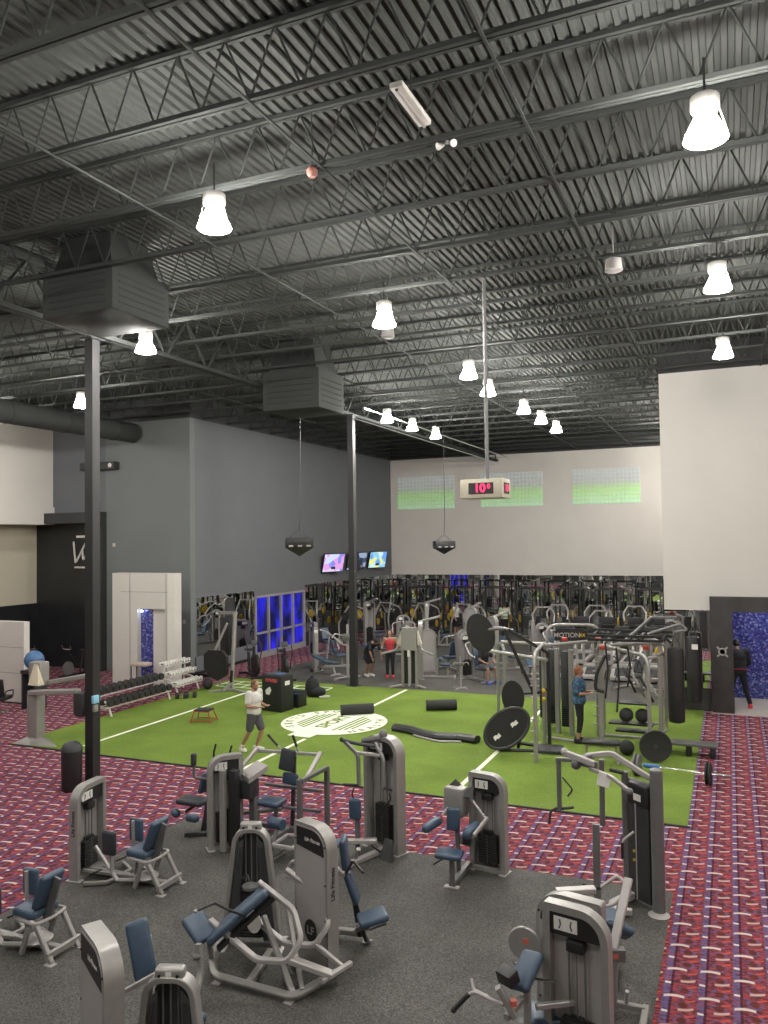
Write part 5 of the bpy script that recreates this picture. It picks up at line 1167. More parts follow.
def m_leg():
    t = wt('leg_extension_machine', '', 'exercise machine', 0, 0)
    tower(t, (-.75, .2), (-.75 + .001, -.42), 1.45, .24, .03, simple=True)
    G(t).slab((0, -.3, .55), (0, .15, .52), .44, .1, bev=.04).end('seat', VINYL, t)
    G(t).slab((0, .2, .6), (0, .42, 1.1), .38, .09, (0, -1, .3), bev=.04).end('backrest', VINYL, t)
    G(t).bar([(-.7, 0, .05), (.3, 0, .05)], .1, .08).bar([(0, -.5, .04), (0, .6, .04)], .09, .08).bar([(-.1, -.1, .05), (-.1, -.1, .5)], .08, .08).bar([(0, .55, .05), (0, .3, .75)], .07, .06).end('frame', SILVER, t)
    G(t).bar([(.28, -.3, .5), (.28, -.55, .25), (.0, -.58, .22)], .06, .05, .05).end('lever', SILVER2, t)
    G(t).slab((-.22, -.6, .22), (.22, -.6, .22), .13, .13, bev=.06).end('shin_roller', VINYL, t)
    G(t).lathe([(.16, .3), (.18, .33), (.16, .36)], (0, -.3, .5), 20, 'X').end('cam_cover', SILVER2, t)
    for s_ in (-1, 1): G(t).tube([(s_ * .26, .1, .5), (s_ * .28, -.05, .6), (s_ * .28, -.2, .6)], .018, 6).end('handle', BLACK, t)
    return t
def m_high():
    t = wt('lat_pulldown_machine', '', 'exercise machine', 0, 0)
    tower(t, (-.3, .7), (.3, .7), 2.05, .2, .2, simple=True)
    G(t).slab((0, -.35, .5), (0, .0, .5), .36, .09, bev=.04).end('seat', VINYL, t)
    G(t).slab((-.2, -.0, .68), (.2, .0, .68), .13, .13, bev=.06).end('thigh_roller', VINYL, t)
    G(t).bar([(0, -.5, .05), (0, .7, .05)], .09, .08).bar([(-.3, -.5, .04), (.3, -.5, .04)], .08, .07).bar([(0, .15, .05), (0, .1, .72)], .07, .07).bar([(0, -.25, .05), (0, -.25, .46)], .07, .07).bar([(0, .7, 2.02), (0, .0, 2.2)], .1, .08).end('frame', SILVER, t)
    G(t).tube([(-.55, -.05, 1.85), (-.4, -.03, 1.97), (.4, -.03, 1.97), (.55, -.05, 1.85)], .016, 6, .08).tube([(0, -.02, 1.97), (0, .0, 2.2)], .006, 5).end('pulldown_bar', BLACK, t)
    return t
def m_plate():
    t = wt('plate_loaded_machine', '', 'exercise machine', 0, 0)
    for s_ in (-1, 1):
        G(t).bar([(s_ * .55, -.4, .04), (s_ * .55, .7, .04), (s_ * .45, .8, .9), (s_ * .3, .3, 1.75)], .08, .07, .15).end('side_frame', SILVER, t)
        G(t).bar([(s_ * .32, .3, 1.70), (s_ * .5, -.3, 1.45), (s_ * .45, -.55, 1.1)], .07, .06, .15).end('press_arm', SILVER2, t)
        G(t).tube([(s_ * .45, -.55, 1.12), (s_ * .3, -.58, 1.05)], .022, 8).end('grip', BLACK, t)
        G(t).lathe([(.03, -.02), (.2, -.02), (.21, .02), (.03, .02)], (s_ * .66, .3, 1.25), 22, 'X').end('plate', BLACK if s_ < 0 else YELLOW, t)
    G(t).slab((0, -.35, .48), (0, .05, .45), .4, .09, bev=.04).end('seat', VINYLD, t); G(t).slab((0, .1, .55), (0, .35, 1.2), .34, .09, (0, -1, .3), bev=.04).end('backrest', VINYLD, t)
    G(t).bar([(-.55, .3, .05), (.55, .3, .05)], .08, .07).bar([(0, .3, .05), (0, -.1, .42)], .07, .07).bar([(0, .3, .05), (0, .4, 1.2)], .07, .07).bar([(-.3, .3, 1.72), (.3, .3, 1.72)], .08, .07).end('frame', SILVER, t)
    return t
def m_rack():
    t = wt('power_rack', '', 'power rack', 0, 0)
    for sx in (-.6, .6):
        for sy in (-.55, .55): G(t).bar([(sx, sy, 0.01), (sx, sy, 2.42)], .08, .08).end('upright', BLACK, t)
    for sx in (-.6, .6):
        for z in (2.38, .05): G(t).bar([(sx, -.55, z), (sx, .55, z)], .07, .07).end('cross_member', BLACK, t)
    for sy in (-.55, .55): G(t).bar([(-.6, sy, 2.40), (.6, sy, 2.40)], .07, .06).end('cross_member', BLACK, t)
    G(t).tube([(-1.05, -.62, 1.25), (1.05, -.62, 1.25)], .014, 6).end('bar', CHROME, t)
    for s_ in (-1, 1):
        G(t).lathe([(.03, -.03), (.22, -.03), (.225, .03), (.03, .03)], (s_ * .82, -.62, 1.25), 22, 'X').end('plate', BRUB, t)
        G(t).lathe([(.03, -.02), (.19, -.02), (.195, .02), (.03, .02)], (s_ * .72, .6, .75), 22, 'X').lathe([(.03, -.02), (.19, -.02), (.195, .02), (.03, .02)], (s_ * .72, .0, .45), 22, 'X').end('yellow_plate', YELLOW, t)
    G(t).slab((0, -.7, .44), (0, .4, .44), .28, .08, bev=.03).end('bench_pad', BLACK, t); G(t).bar([(0, -.6, .02), (0, -.6, .4)], .06, .06).bar([(0, .3, .02), (0, .3, .4)], .06, .06).bar([(-.25, -.6, .03), (.25, -.6, .03)], .06, .05).end('bench_leg', SILVER, t)
    return t
def m_tread():
    t = wt('treadmill', '', 'treadmill', 0, 0)
    G(t).box((0, .1, .14), (.78, 1.9, .16), bev=.03).end('deck', SILVER2, t); G(t).box((0, .2, .225), (.52, 1.6, .012)).end('belt', BRUB, t)
    G(t).box((0, -.75, .24), (.72, .35, .22), bev=.06).end('motor_cover', SILVER, t)
    for s_ in (-1, 1): G(t).bar([(s_ * .38, -.7, .15), (s_ * .36, -.55, 1.25)], .09, .06).end('upright', SILVER2, t)
    for s_ in (-1, 1): G(t).tube([(s_ * .36, -.58, 1.22), (s_ * .38, .1, 1.1), (s_ * .38, .25, .98)], .028, 8, .1).end('handrail', SILVER2, t)
    G(t).box((0, -.62, 1.32), (.74, .12, .30), rx=-.4, bev=.04).end('console', BLACK, t); G(t).box((0, -.66, 1.58), (.5, .05, .32), rx=-.2, bev=.02).end('screen', DGREY, t)
    return t
def m_airbike():
    t = wt('air_bike', '', 'exercise bike', 0, 0)
    G(t).lathe([(.04, -.05), (.33, -.05), (.35, 0), (.33, .05), (.04, .05)], (0, -.35, .42), 28, 'X').end('fan_cage', BLACK, t)
    g = G(t)
    for k in range(14): a = k * pi / 7; g.tube([(.06, -.35 + .05 * cos(a), .42 + .05 * sin(a)), (.065, -.35 + .33 * cos(a), .42 + .33 * sin(a))], .008, 4)
    g.end('cage_wire', DGREY, t)
    G(t).bar([(0, -.7, .05), (0, .6, .05)], .08, .07).bar([(-.28, -.7, .04), (.28, -.7, .04)], .08, .06).bar([(-.25, .6, .04), (.25, .6, .04)], .08, .06).bar([(0, .25, .05), (0, .3, .75)], .06, .06).bar([(0, -.1, .1), (0, -.2, 1.0)], .06, .06).end('frame', BLACK, t)
    G(t).box((0, .32, .84), (.24, .3, .08), bev=.035).end('saddle', BLACK, t)
    for s_ in (-1, 1):
        G(t).tube([(s_ * .18, -.15, .3), (s_ * .24, -.3, .9), (s_ * .22, .02, 1.25)], .02, 8, .15).end('swing_arm', DGREY, t); G(t).tube([(s_ * .22, .0, 1.22), (s_ * .22, .1, 1.32)], .026, 8).end('grip', BLACK, t)
        G(t).box((s_ * .17, .02 + s_ * .15, .3), (.1, .14, .03)).end('pedal', DGREY, t)
    G(t).box((0, -.22, 1.12), (.2, .05, .16), rx=-.4, bev=.015).end('console', DGREY, t)
    return t
def m_bench():
    t = wt('incline_bench', '', 'bench', 0, 0)
    G(t).slab((-.1, -.55, .46), (.0, .0, .44), .3, .08, bev=.035).slab((.0, .03, .46), (.1, .75, .62), .3, .08, bev=.035).end('pad', VINYL, t)
    G(t).bar([(-.1, -.5, .03), (-.05, -.3, .42)], .06, .05).bar([(.1, .6, .03), (.05, .2, .42)], .06, .05).bar([(-.35, -.5, .03), (.15, -.5, .03)], .06, .05).bar([(-.2, .6, .03), (.4, .6, .03)], .06, .05).end('frame', SILVER2, t)
    for s_ in (-1, 1): G(t).lathe([(.08, -.012), (.10, 0), (.08, .012)], (s_ * .2, .6, .12), 16, 'X').end('wheel', DGREY, t)
    return t
def m_stand():
    t = wt('adjustable_pulley_stand', '', 'exercise machine', 0, 0)
    G(t).bar([(0, 0, .02), (0, 0, 1.95)], .08, .08).end('post', SILVER2, t)
    for a in range(4): d = pi / 4 + a * pi / 2; G(t).bar([(0, 0, .07), (.5 * cos(d), .5 * sin(d), .05)], .06, .06).box((.52 * cos(d), .52 * sin(d), .03), (.1, .1, .05)).end('foot', SILVER2, t)
    G(t).box((0, -.06, 1.5), (.4, .2, .22), bev=.04).end('carriage', STEEL, t)
    for s_ in (-1, 1): G(t).tube([(s_ * .15, -.1, 1.55), (s_ * .4, -.3, 1.65), (s_ * .45, -.45, 1.5)], .025, 6, .08).end('arm', SILVER2, t)
    return t
def m_station():
    t = wt('cable_station', '', 'exercise machine', 0, 0)
    G(t)._add([(-.28, -.17, 1.25), (.28, -.17, 1.25), (.28, .17, 1.25), (-.28, .17, 1.25), (-.24, -.15, 2.0), (.24, -.15, 2.0), (.24, .15, 2.0), (-.24, .15, 2.0)], [(0, 1, 5, 4), (1, 2, 6, 5), (2, 3, 7, 6), (3, 0, 4, 7), (4, 5, 6, 7), (3, 2, 1, 0)]).end('head_housing', SILVER, t)
    for s_ in (-1, 1): G(t).bar([(s_ * .24, 0, 0.01), (s_ * .24, 0, 1.25)], .09, .2).end('upright', SILVER, t)
    G(t).box((0, 0, .65), (.10, .16, 1.2)).end('centre_guide', SILVER2, t)
    for s_ in (-1, 1): G(t).box((s_ * .13, .02, .68), (.13, .12, 1.1)).end('weight_stack', STACK, t)
    for s_ in (-1, 1):
        G(t).bar([(s_ * .25, -.05, .08), (s_ * .62, -.35, .04)], .07, .06).end('foot', SILVER2, t)
        G(t).bar([(s_ * .26, .0, 1.75), (s_ * .45, -.1, 1.25), (s_ * .9, -.35, 1.15)], .08, .06, .08).end('cable_arm', SILVER, t)
        G(t)._add([(s_ * .28, -.1, 1.9), (s_ * .42, -.1, 1.45), (s_ * .28, -.1, 1.4), (s_ * .28, .1, 1.9), (s_ * .42, .1, 1.45), (s_ * .28, .1, 1.4)], [(0, 1, 2), (5, 4, 3), (0, 3, 4, 1), (1, 4, 5, 2), (2, 5, 3, 0)]).end('side_wing', mat('tan_panel', (.50, .46, .38), .5), t)
    G(t).box((0, -.165, 1.15), (.09, .01, .22)).end('placard', PLAC, t)
    return t

place(m_airbike(), [(-16.35, 25.3, .9, 'black air bike on the rear rubber, nearer the side wall', 1.12), (-15.0, 25.3, .7, 'black air bike right of the first one, behind the tall black box', 1.12)])
place(m_bench(), [(-13.9, 26.6, 1.3, 'blue padded bench with silver legs behind the bag on the turf'), (-6.6, 28.3, .5, 'blue padded bench in the rear rows right of the seated lifter'), (-13.4, 30.4, 1.9, 'blue padded bench deep in the rear rows behind the far column')])
place(m_stand(), [(-12.7, 25.9, .2, 'silver pulley stand with cross shaped foot just left of the far column'), (-8.3, 25.4, .4, 'low silver pulley stand on the turf edge, below the tilted oval board', .55)])
place(m_station(), [(-10.0, 25.15, .12, 'grey cable station with boxy head beside the woman in red')])
place(m_press(), [(-14.3, 28.0, 2.2, 'silver tower machine with a blue back pad left of the far column'), (-10.9, 28.9, -2.6, 'press machine behind the woman in red'),
  (-9.75, 28.9, -2.2, 'seated press machine right of the boxy cable station'), (-8.15, 27.0, .9, 'seated press machine used by the seated lifter'),
  (-13.2, 32.5, .4, 'press machine in the second rear row left of the far column'), (-6.3, 31.0, .9, 'press machine in the middle of the rear rows')])
place(m_leg(), [(-11.6, 30.8, .5, 'leg machine in the rear rows right of the far column'), (-8.6, 30.6, -.8, 'leg machine in the rear rows behind the cable station'),
  (-16.3, 31.3, .9, 'leg machine in front of the blue lit window'), (-7.2, 34.2, .4, 'leg machine in the third rear row')])
place(m_high(), [(-9.6, 27.1, 1.9, 'tall pulldown machine just right of the boxy cable station'), (-7.75, 29.6, 2.4, 'tall pulldown machine behind the tilted oval board'),
  (-15.2, 34.2, 1.0, 'tall pulldown machine left of the far column in the third row'), (-12.4, 35.2, 2.0, 'tall pulldown machine right of the far column in the third row'), (-9.9, 33.2, 2.8, 'tall pulldown machine in the third row, centre')])
place(m_plate(), [(-16.9, 35.6, 1.5, 'plate loaded machine under the pink television'), (-11.0, 35.9, .3, 'plate loaded machine in the fourth row, left'), (-8.0, 36.9, .2, 'plate loaded machine in the fourth row, centre'), (-5.2, 35.6, .0, 'plate loaded machine in the fourth row, right'), (-2.9, 27.0, -.5, 'plate loaded machine behind the rig, right')])
place(m_rack(), [(-17.2 + 1.95 * k, 40.4 + .1 * (k % 2), 0, 'black power rack with yellow plates in the row along the back mirror') for k in range(8)], 'power racks along the back mirror')
place(m_plate(), [(-16.3 + 2.1 * k, 38.1, 3.0, 'silver plate loaded machine in the row before the power racks') for k in range(3)] + [(-7.6 + 1.75 * k, 38.3, .1, 'silver plate loaded machine in the row before the power racks') for k in range(3)], 'plate loaded machines before the racks')
place(m_tread(), [(-5.6 + 1.0 * k, 29.3, 3.14 + .1, 'silver treadmill in the row behind the rig') for k in range(4)], 'treadmills behind the rig')
place(m_tread(), [(-5.6 + 1.0 * k, 32.6, 3.14, 'silver treadmill in the second row behind the rig') for k in range(4)], 'treadmills in the second row')
# machines standing behind the photographer, only seen in the mirrors
# tall target frame near the left mirror
t = wt('boxing_target', 'tall silver post frame with a big black hexagonal pad beside the left mirror', 'training stand', -15.6, 22.4)
G(t).bar([(-15.35, 22.5, .02), (-15.45, 22.9, 2.55)], .10, .12).end('post', SILVER, t); G(t).bar([(-16.3, 23.2, 2.52), (-15.4, 22.9, 2.55)], .1, .1).bar([(-16.3, 23.2, .02), (-16.3, 23.2, 2.52)], .06, .06).end('frame', SILVER, t)
G(t).bar([(-16.0, 22.4, 1.2), (-15.5, 22.5, 2.25)], .08, .06).end('leaning_bar', SILVER2, t)
G(t).box((-15.9, 23.0, 1.75), (.42, .16, 1.3), rz=-.2, bev=.02).end('upper_pad', BLACK, t)
G(t).prism([(-.42, -.1), (-.2, -.4), (.1, -.5), (.42, -.32), (.42, .3), (.25, .5), (-.25, .5), (-.42, .35)], (-15.9, 22.35, .85), (1, .1, 0), (0, 0, 1), (0, .14, 0)).end('hexagonal_pad', BLACK, t)
G(t).bar([(-15.9, 22.0, .04), (-15.3, 22.5, .06), (-14.7, 22.3, .04)], .1, .07).bar([(-15.5, 22.2, .04), (-15.35, 22.5, .3)], .1, .08).end('base', SILVER, t); G(t).tube([(-15.35, 22.48, .3), (-15.3, 22.45, .7)], .05, 8).end('black_sleeve', BLACK, t)
o = G().ell((0, 0, .18), (.18, .18, .18), n=20, m=14).end('medicine_ball', BRUB); o.location = (-16.3, 22.5, .014); tag(o, 'black ball on the turf at the foot of the tall target frame', 'ball')
# dark gear inside the left alcove
for i, (x, y, lab) in enumerate(((-22.9, 23.3, 'dark exercise machine in the shade of the left alcove, nearer the white portal'), (-24.6, 22.8, 'dark exercise machine in the shade of the left alcove, behind the white partition'))):
    t = thing('spin_bike', lab, 'exercise bike', (x, y, 0), .6 * i)
    G().lathe([(.04, -.03), (.26, -.03), (.26, .03), (.04, .03)], (0, -.4, .3), 24, 'X').end('flywheel', STEEL, t); G().bar([(0, -.6, .04), (0, .6, .04)], .08, .06).bar([(0, .2, .05), (0, .35, .85)], .06, .06).bar([(0, .1, .3), (0, -.45, 1.0)], .06, .06).bar([(-.25, -.6, .03), (.25, -.6, .03)], .06, .05).end('frame', BLACK, t)
    G().box((0, .36, .9), (.2, .28, .07), bev=.03).end('saddle', BLACK, t); G().tube([(-.2, -.5, 1.15), (-.2, -.42, 1.02), (.2, -.42, 1.02), (.2, -.5, 1.15)], .018, 6, .05).end('handlebar', CHROME, t)

# ------------------------------------------------------------------ people
def blob(g, a, b, r0, r1, n=14):
    g.cone(a, b, r0, r1, n); g.ell(a, (r0, r0, r0), n=n, m=8); g.ell(b, (r1, r1, r1), n=n, m=8)
def voxel(g, name, m, parent, vs, smooth=2, off=None):
    o = g.end(name, m, parent)
    md = o.modifiers.new('r', 'REMESH'); md.mode = 'VOXEL'; md.voxel_size = vs
    ms = o.modifiers.new('s', 'SMOOTH'); ms.iterations = smooth; ms.factor = .6
    bpy.context.view_layer.update()
    me = bpy.data.meshes.new_from_object(o.evaluated_get(bpy.context.evaluated_depsgraph_get()))
    me.shade_smooth(); o.modifiers.clear(); o.data = me
    if not me.materials: me.materials.append(m)
    return o
def person(label, loc, rz, J, H=1.75, skin=SKIN, hair=HAIRB, top=SHW, bottom=SHO, shoes=SHOEW, sleeve=.45, leg=.5, hairlen=0, beard=False, loose=.02, waist=None, tank=False, group=None):
    """J: joints in metres for a 1.75 m figure facing -y. Keys: hip, chest, neck, head, and sh/el/wr/ha, hp/kn/an/to with L, R"""
    t = thing('person', label, 'person', loc, rz); k = H / 1.75; t.scale = (k, k, k)
    if group: t['group'] = group
    j = {q: V(v) for q, v in J.items()}
    g = G()
    hip, ch, nk, hd = j['hip'], j['chest'], j['neck'], j['head']; mid = hip.lerp(ch, .5)
    sx = (j['shL'] - j['shR']).normalized(); upv = (nk - hip).normalized(); fw = upv.cross(sx) * -1
    if fw.length > 0: fw.normalize()
    Rt = Matrix((sx, sx.cross(upv) * -1, upv)).transposed()
    g.ell(hip, (.165, .115, .12), Rt); g.ell(mid, (.150, .105, .17), Rt); g.ell(ch, (.175, .12, .17), Rt); g.ell(ch.lerp(nk, .6), (.15, .09, .08), Rt)
    blob(g, nk - upv * .04, nk.lerp(hd, .5), .066, .058)
    hv = (hd - nk).normalized(); look = j.get('look', V((0, -1, 0))); look = (look - hv * look.dot(hv)).normalized(); side = look.cross(hv)
    Rh = Matrix((side, look * -1, hv)).transposed()
    g.ell(hd + hv * .02, (.076, .096, .105), Rh, n=20, m=14); g.ell(hd - hv * .045 + look * .02, (.058, .066, .065), Rh)
    g.ell(hd + look * .098 - hv * .005, (.012, .018, .022), Rh, n=8, m=6)
    g.ell(hd + look * .088 - hv * .05, (.022, .01, .009), Rh, n=8, m=6)
    for s_ in (-1, 1): g.ell(hd + side * .078 * s_ - hv * .0, (.012, .02, .03), Rh, n=8, m=6); g.ell(hd + look * .088 + side * .032 * s_ + hv * .035, (.018, .01, .007), Rh, n=8, m=6)
    for s_ in 'LR':
        sh, el, wr, ha = (j[q + s_] for q in ('sh', 'el', 'wr', 'ha'))
        blob(g, ch.lerp(sh, .7), sh, .07, .062); blob(g, sh, sh.lerp(el, .45), .056, .052); blob(g, sh.lerp(el, .45), el, .052, .04); blob(g, el, el.lerp(wr, .35), .04, .041); blob(g, el.lerp(wr, .35), wr, .041, .027)
        d = (ha - wr).normalized(); pv = d.cross(sx); pv = pv.normalized() if pv.length > .1 else d.orthogonal().normalized(); sd = d.cross(pv)
        g.slab(wr, wr + d * .095, .078, .030, pv, bev=.012)
        for q, (o_, ln) in enumerate(((-.030, .068), (-.010, .078), (.010, .072), (.030, .056))):
            p0 = wr + d * .088 + sd * o_; p1 = p0 + d * ln * .5 - pv * .008; p2 = p1 + d * ln * .42 - pv * .022
            g.tube([p0 - d * .01, p1, p2], .0085, 8)
        p0 = wr + d * .03 - sd * .034; g.tube([p0, p0 - sd * .03 + d * .03, p0 - sd * .035 + d * .062 - pv * .01], .0095, 8)
        hp, kn, an, to = (j[q + s_] for q in ('hp', 'kn', 'an', 'to'))
        blob(g, hp, hp.lerp(kn, .5), .088, .073); blob(g, hp.lerp(kn, .5), kn, .073, .052); blob(g, kn, kn.lerp(an, .35), .052, .056); blob(g, kn.lerp(an, .35), an, .056, .037)
        blob(g, an - V((0, 0, .02)), an.lerp(to, .9), .036, .026)
    voxel(g, 'body', skin, t, .0105)
    # hair
    g = G(); g.ell(hd + hv * .034 - look * .016, (.086, .098, .100), Rh, n=20, m=14); g.ell(hd - hv * .012 - look * .040, (.080, .070, .095), Rh)
    if hairlen: g.ell(hd - look * .075 - hv * hairlen * .4, (.07, .04, hairlen * .6), Rh)
    o = voxel(g, 'hair', hair, t, .012)
    # cut hair away from the face
    bm = bmesh.new(); bm.from_mesh(o.data)
    kill = [v for v in bm.verts if ((v.co - hd).dot(look) > .045 and (v.co - hd).dot(hv) < .062) or ((v.co - hd).dot(look) > .0 and (v.co - hd).dot(hv) < .0)]
    bmesh.ops.delete(bm, geom=kill, context='VERTS'); bm.to_mesh(o.data); bm.free(); o.data.shade_smooth()
    if beard: g = G(); g.ell(hd - hv * .075 + look * .045, (.058, .05, .045), Rh); g.end('beard', hair, t)
    # top
    g = G(); L = loose
    g.ell(hip + upv * .02, (.165 + L, .115 + L, .12 + L), Rt); g.ell(mid, (.152 + L, .107 + L, .17 + L), Rt); g.ell(ch, (.177 + L * .6, .12 + L, .17 + L * .5), Rt); 
    if not tank: g.ell(ch.lerp(nk, .6), (.155, .095, .075), Rt)
    for s_ in 'LR':
        sh, el, wr = (j[q + s_] for q in ('sh', 'el', 'wr'))
        if tank: blob(g, ch.lerp(sh, .5), ch.lerp(sh, .75) + upv * .02, .075, .05); continue
        blob(g, ch.lerp(sh, .7), sh, .072 + L * .5, .064 + L * .5)
        e = sh.lerp(el, min(1, sleeve * 2)); blob(g, sh, e, .064 + L * .5, (.056 + L * .6) if sleeve < .5 else .048 + L * .3)
        if sleeve > .5: blob(g, el, el.lerp(wr, (sleeve - .5) * 2), .048 + L * .3, .036 + L * .2)
    voxel(g, 'shirt', top, t, .012)
    # bottoms
    g = G(); B_ = .016
    g.ell(hip - upv * .02, (.172 + B_, .122 + B_, .11 + B_), Rt)
    for s_ in 'LR':
        hp, kn, an = (j[q + s_] for q in ('hp', 'kn', 'an')); e = .028 if leg <= .5 else .010
        if leg <= .5: blob(g, hp, hp.lerp(kn, leg * 2 * .95), .092 + e, .068 + e)
        else: blob(g, hp, kn, .090 + e, .055 + e); blob(g, kn, kn.lerp(an, (leg - .5) * 2), .056 + e, .040 + e + .004)
    voxel(g, 'shorts' if leg <= .5 else 'trousers', bottom, t, .012)
    if waist: g = G(); g.ell(hip - upv * .0, (.228, .178, .045), Rt); g.end('waistband', waist, t)
    for s_ in 'LR':
        an, to = j['an' + s_], j['to' + s_]; g = G(); f = (to - an); f.z = 0; f.normalize()
        b0 = V((an.x, an.y, to.z)) - f * .05; b1 = V((to.x, to.y, to.z)) + f * .02
        blob(g, b0 + V((0, 0, .03)), b1 + V((0, 0, .015)), .050, .040); blob(g, b0 + V((0, 0, .03)), an - V((0, 0, .01)), .05, .046)
        g.slab(b0 - f * .04 + V((0, 0, -.012)), b1 + f * .035 + V((0, 0, -.012)), .09, .025, bev=.01)
        voxel(g, 'shoe', shoes, t, .009, 1)
    return t
base = dict(hip=(0, 0, .95), chest=(0, 0, 1.28), neck=(0, .01, 1.47), head=(0, -.01, 1.605), shL=(.19, 0, 1.42), shR=(-.19, 0, 1.42), elL=(.25, .03, 1.13), elR=(-.25, .03, 1.13),
            wrL=(.25, -.12, .92), wrR=(-.25, -.12, .92), haL=(.25, -.17, .86), haR=(-.25, -.17, .86), hpL=(.09, 0, .9), hpR=(-.09, 0, .9), knL=(.10, -.02, .49), knR=(-.10, -.02, .49),
            anL=(.10, .03, .09), anR=(-.10, .03, .09), toL=(.12, -.13, .03), toR=(-.12, -.13, .03))
# man in white walking to the right
J = dict(base, elL=(.24, .02, 1.13), wrL=(.17, -.24, 1.10), haL=(.13, -.30, 1.12), elR=(-.24, .0, 1.13), wrR=(-.15, -.25, 1.12), haR=(-.10, -.32, 1.13),
         knL=(.09, -.16, .52), anL=(.08, .0, .12), toL=(.09, -.17, .07), knR=(-.09, .08, .50), anR=(-.09, .30, .16), toR=(-.10, .22, .03), head=(0, -.03, 1.61))
person('man with brown beard in white T-shirt and grey shorts walking on the turf', (-10.42, 16.2, .014), radians(82), J, 1.72, SKIN, HAIRB, SHW, SHO, SHOEW, .33, .42, 0, True, .035)
# boy in blue top facing right
J = dict(base, elL=(.21, .05, 1.14), wrL=(.15, -.2, 1.13), haL=(.12, -.28, 1.16), elR=(-.21, .05, 1.14), wrR=(-.15, -.2, 1.13), haR=(-.12, -.28, 1.16))
person('red haired person in blue patterned shirt and black leggings standing at the rig', (-3.46, 19.75, .014), radians(95), J, 1.86, SKIN, HAIRR, SHB, CLK, CLK, .42, .78, 0, False, .045)
# woman in red
J = dict(base, elL=(.28, .02, 1.15), wrL=(.38, -.15, 1.12), haL=(.42, -.22, 1.14), elR=(-.28, .02, 1.15), wrR=(-.3, -.2, 1.1), haR=(-.28, -.28, 1.12))
person('woman in red tank top and black leggings beside the grey cable station', (-11.35, 26.6, .01), radians(20), J, 1.72, SKIN, HAIRK, CLR, CLK, SHOER, 0, .95, .14, False, .01, None, True)
# man in black seen from behind in the doorway, head down
J = dict(base, chest=(0, -.05, 1.27), neck=(0, -.13, 1.45), head=(-.02, -.24, 1.56), shL=(.20, -.08, 1.40), shR=(-.20, -.08, 1.40), elL=(.27, -.08, 1.12), wrL=(.2, -.28, 1.0), haL=(.15, -.33, 1.0), elR=(-.27, -.1, 1.12), wrR=(-.2, -.3, 1.0), haR=(-.15, -.35, 1.0),
         look=(-.3, -1, -.8), knL=(.16, -.02, .5), anL=(.22, .04, .09), toL=(.26, -.12, .03), knR=(-.16, -.05, .5), anR=(-.26, 0, .09), toR=(-.28, -.16, .03))
person('person in black with red waistband and red shoes, seen from behind in the doorway', (.12, 25.2, .02), radians(190), J, 2.0, SKIN2, HAIRK, CLK, CLK, SHOER, .98, .95, 0, False, .055, mat('dark_red_cloth', (.22, .02, .02), .9))
# bent man behind the far column
J = dict(base, chest=(0, -.22, 1.18), neck=(0, -.38, 1.28), head=(0, -.50, 1.32), shL=(.19, -.32, 1.25), shR=(-.19, -.32, 1.25), elL=(.24, -.42, .98), elR=(-.24, -.42, .98), wrL=(.2, -.52, .75), wrR=(-.2, -.52, .75), haL=(.2, -.55, .68), haR=(-.2, -.55, .68), look=(0, -.7, -.7), knL=(.1, -.12, .5), knR=(-.1, -.12, .5))
person('person in dark shirt bending forward just right of the far column', (-12.2, 26.6, .01), radians(60), J, 1.72, SKIN2, HAIRK, CLK, CLK, SHOEW, .4, .45)
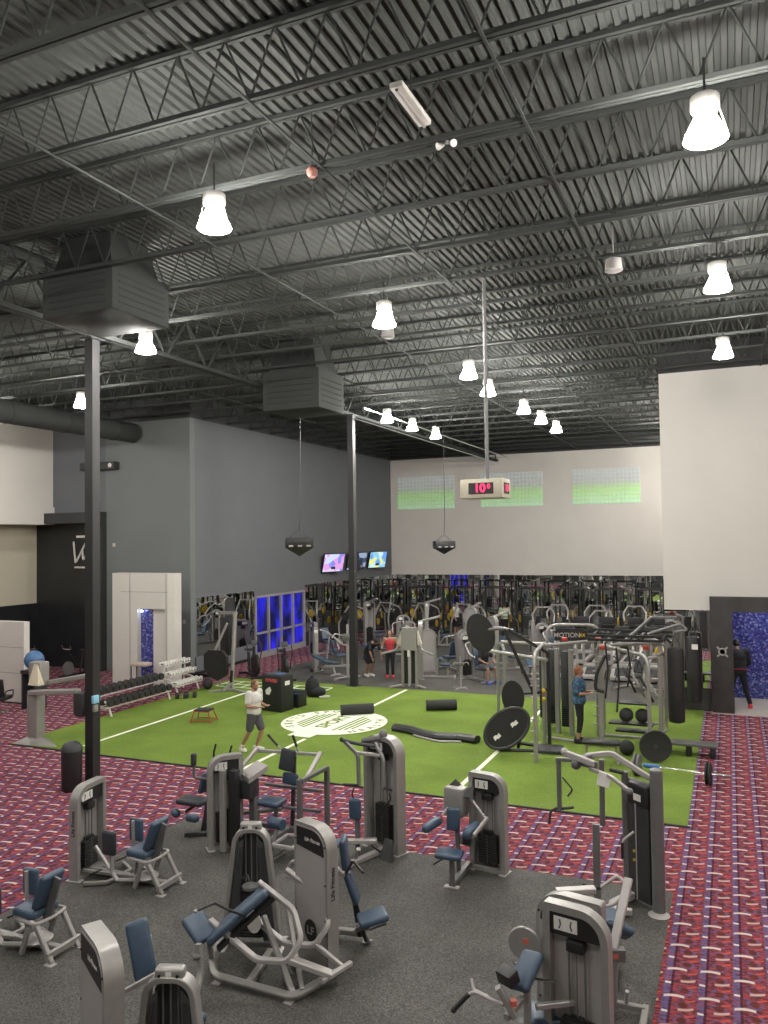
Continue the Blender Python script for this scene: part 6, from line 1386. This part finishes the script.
# seated lifter
J = dict(base, hip=(0, .1, .56), chest=(0, .02, .92), neck=(0, -.03, 1.1), head=(0, -.08, 1.24), shL=(.19, 0, 1.05), shR=(-.19, 0, 1.05), elL=(.28, -.08, .80), elR=(-.28, -.08, .80), wrL=(.2, -.28, .72), wrR=(-.2, -.28, .72), haL=(.18, -.35, .72), haR=(-.18, -.35, .72),
         hpL=(.1, .02, .53), hpR=(-.1, .02, .53), knL=(.16, -.40, .52), knR=(-.16, -.40, .52), anL=(.18, -.42, .1), anR=(-.18, -.42, .1), toL=(.2, -.57, .03), toR=(-.2, -.57, .03))
person('lifter in black top and grey shorts sitting on a machine below the oval board', (-7.88, 26.80, .01), .9, J, 1.75, SKIN2, HAIRK, CLK, SHO, mat('blue_shoe', (.05, .1, .4), .6), .3, .42)
# lifters by the back racks
J = dict(base, elL=(.24, -.05, 1.15), wrL=(.2, -.28, 1.2), haL=(.18, -.35, 1.24))
person('lifter in white top standing by the back row of racks behind the woman in red', (-12.9, 38.9, .01), radians(70), J, 1.75, SKIN, HAIRK, SHW, CLK, SHOEW, .4, .45)
person('lifter in pale green top standing by the back row of racks, farther right', (-10.3, 38.6, .01), radians(200), dict(base), 1.8, SKIN2, HAIRK, mat('pale_green_cloth', (.35, .40, .28), .9), CLK, SHOEW, .4, .9)

# ------------------------------------------------------------------ camera, world, view
cd = bpy.data.cameras.new('camera'); cam = bpy.data.objects.new('camera', cd); COL.objects.link(cam)
yaw, pitch, roll = radians(23.39515), radians(1.92303), radians(-.7724)
f = V((-sin(yaw) * cos(pitch), cos(yaw) * cos(pitch), sin(pitch))); r0 = V((cos(yaw), sin(yaw), 0)); u0 = r0.cross(f)
rr = r0 * cos(roll) + u0 * sin(roll); uu_ = u0 * cos(roll) - r0 * sin(roll)
M4 = Matrix(((rr.x, uu_.x, -f.x, 0), (rr.y, uu_.y, -f.y, 0), (rr.z, uu_.z, -f.z, 5.0), (0, 0, 0, 1)))
cam.matrix_world = M4
cd.sensor_fit = 'VERTICAL'; cd.sensor_height = 36; cd.lens = 798.535 / 1024 * 36; cd.clip_end = 300; cd.clip_start = .05
SC.camera = cam
wd = bpy.data.worlds.new('world'); SC.world = wd; wd.use_nodes = True
wd.node_tree.nodes['Background'].inputs[0].default_value = (.8, .85, .9, 1); wd.node_tree.nodes['Background'].inputs[1].default_value = .0
vs_ = SC.view_settings; vs_.view_transform = 'Standard'; vs_.look = 'None'; vs_.gamma = 1; vs_.use_curve_mapping = False; vs_.exposure = 0.0
for o in COL.objects:
    if '_w' in o.keys(): del o['_w']
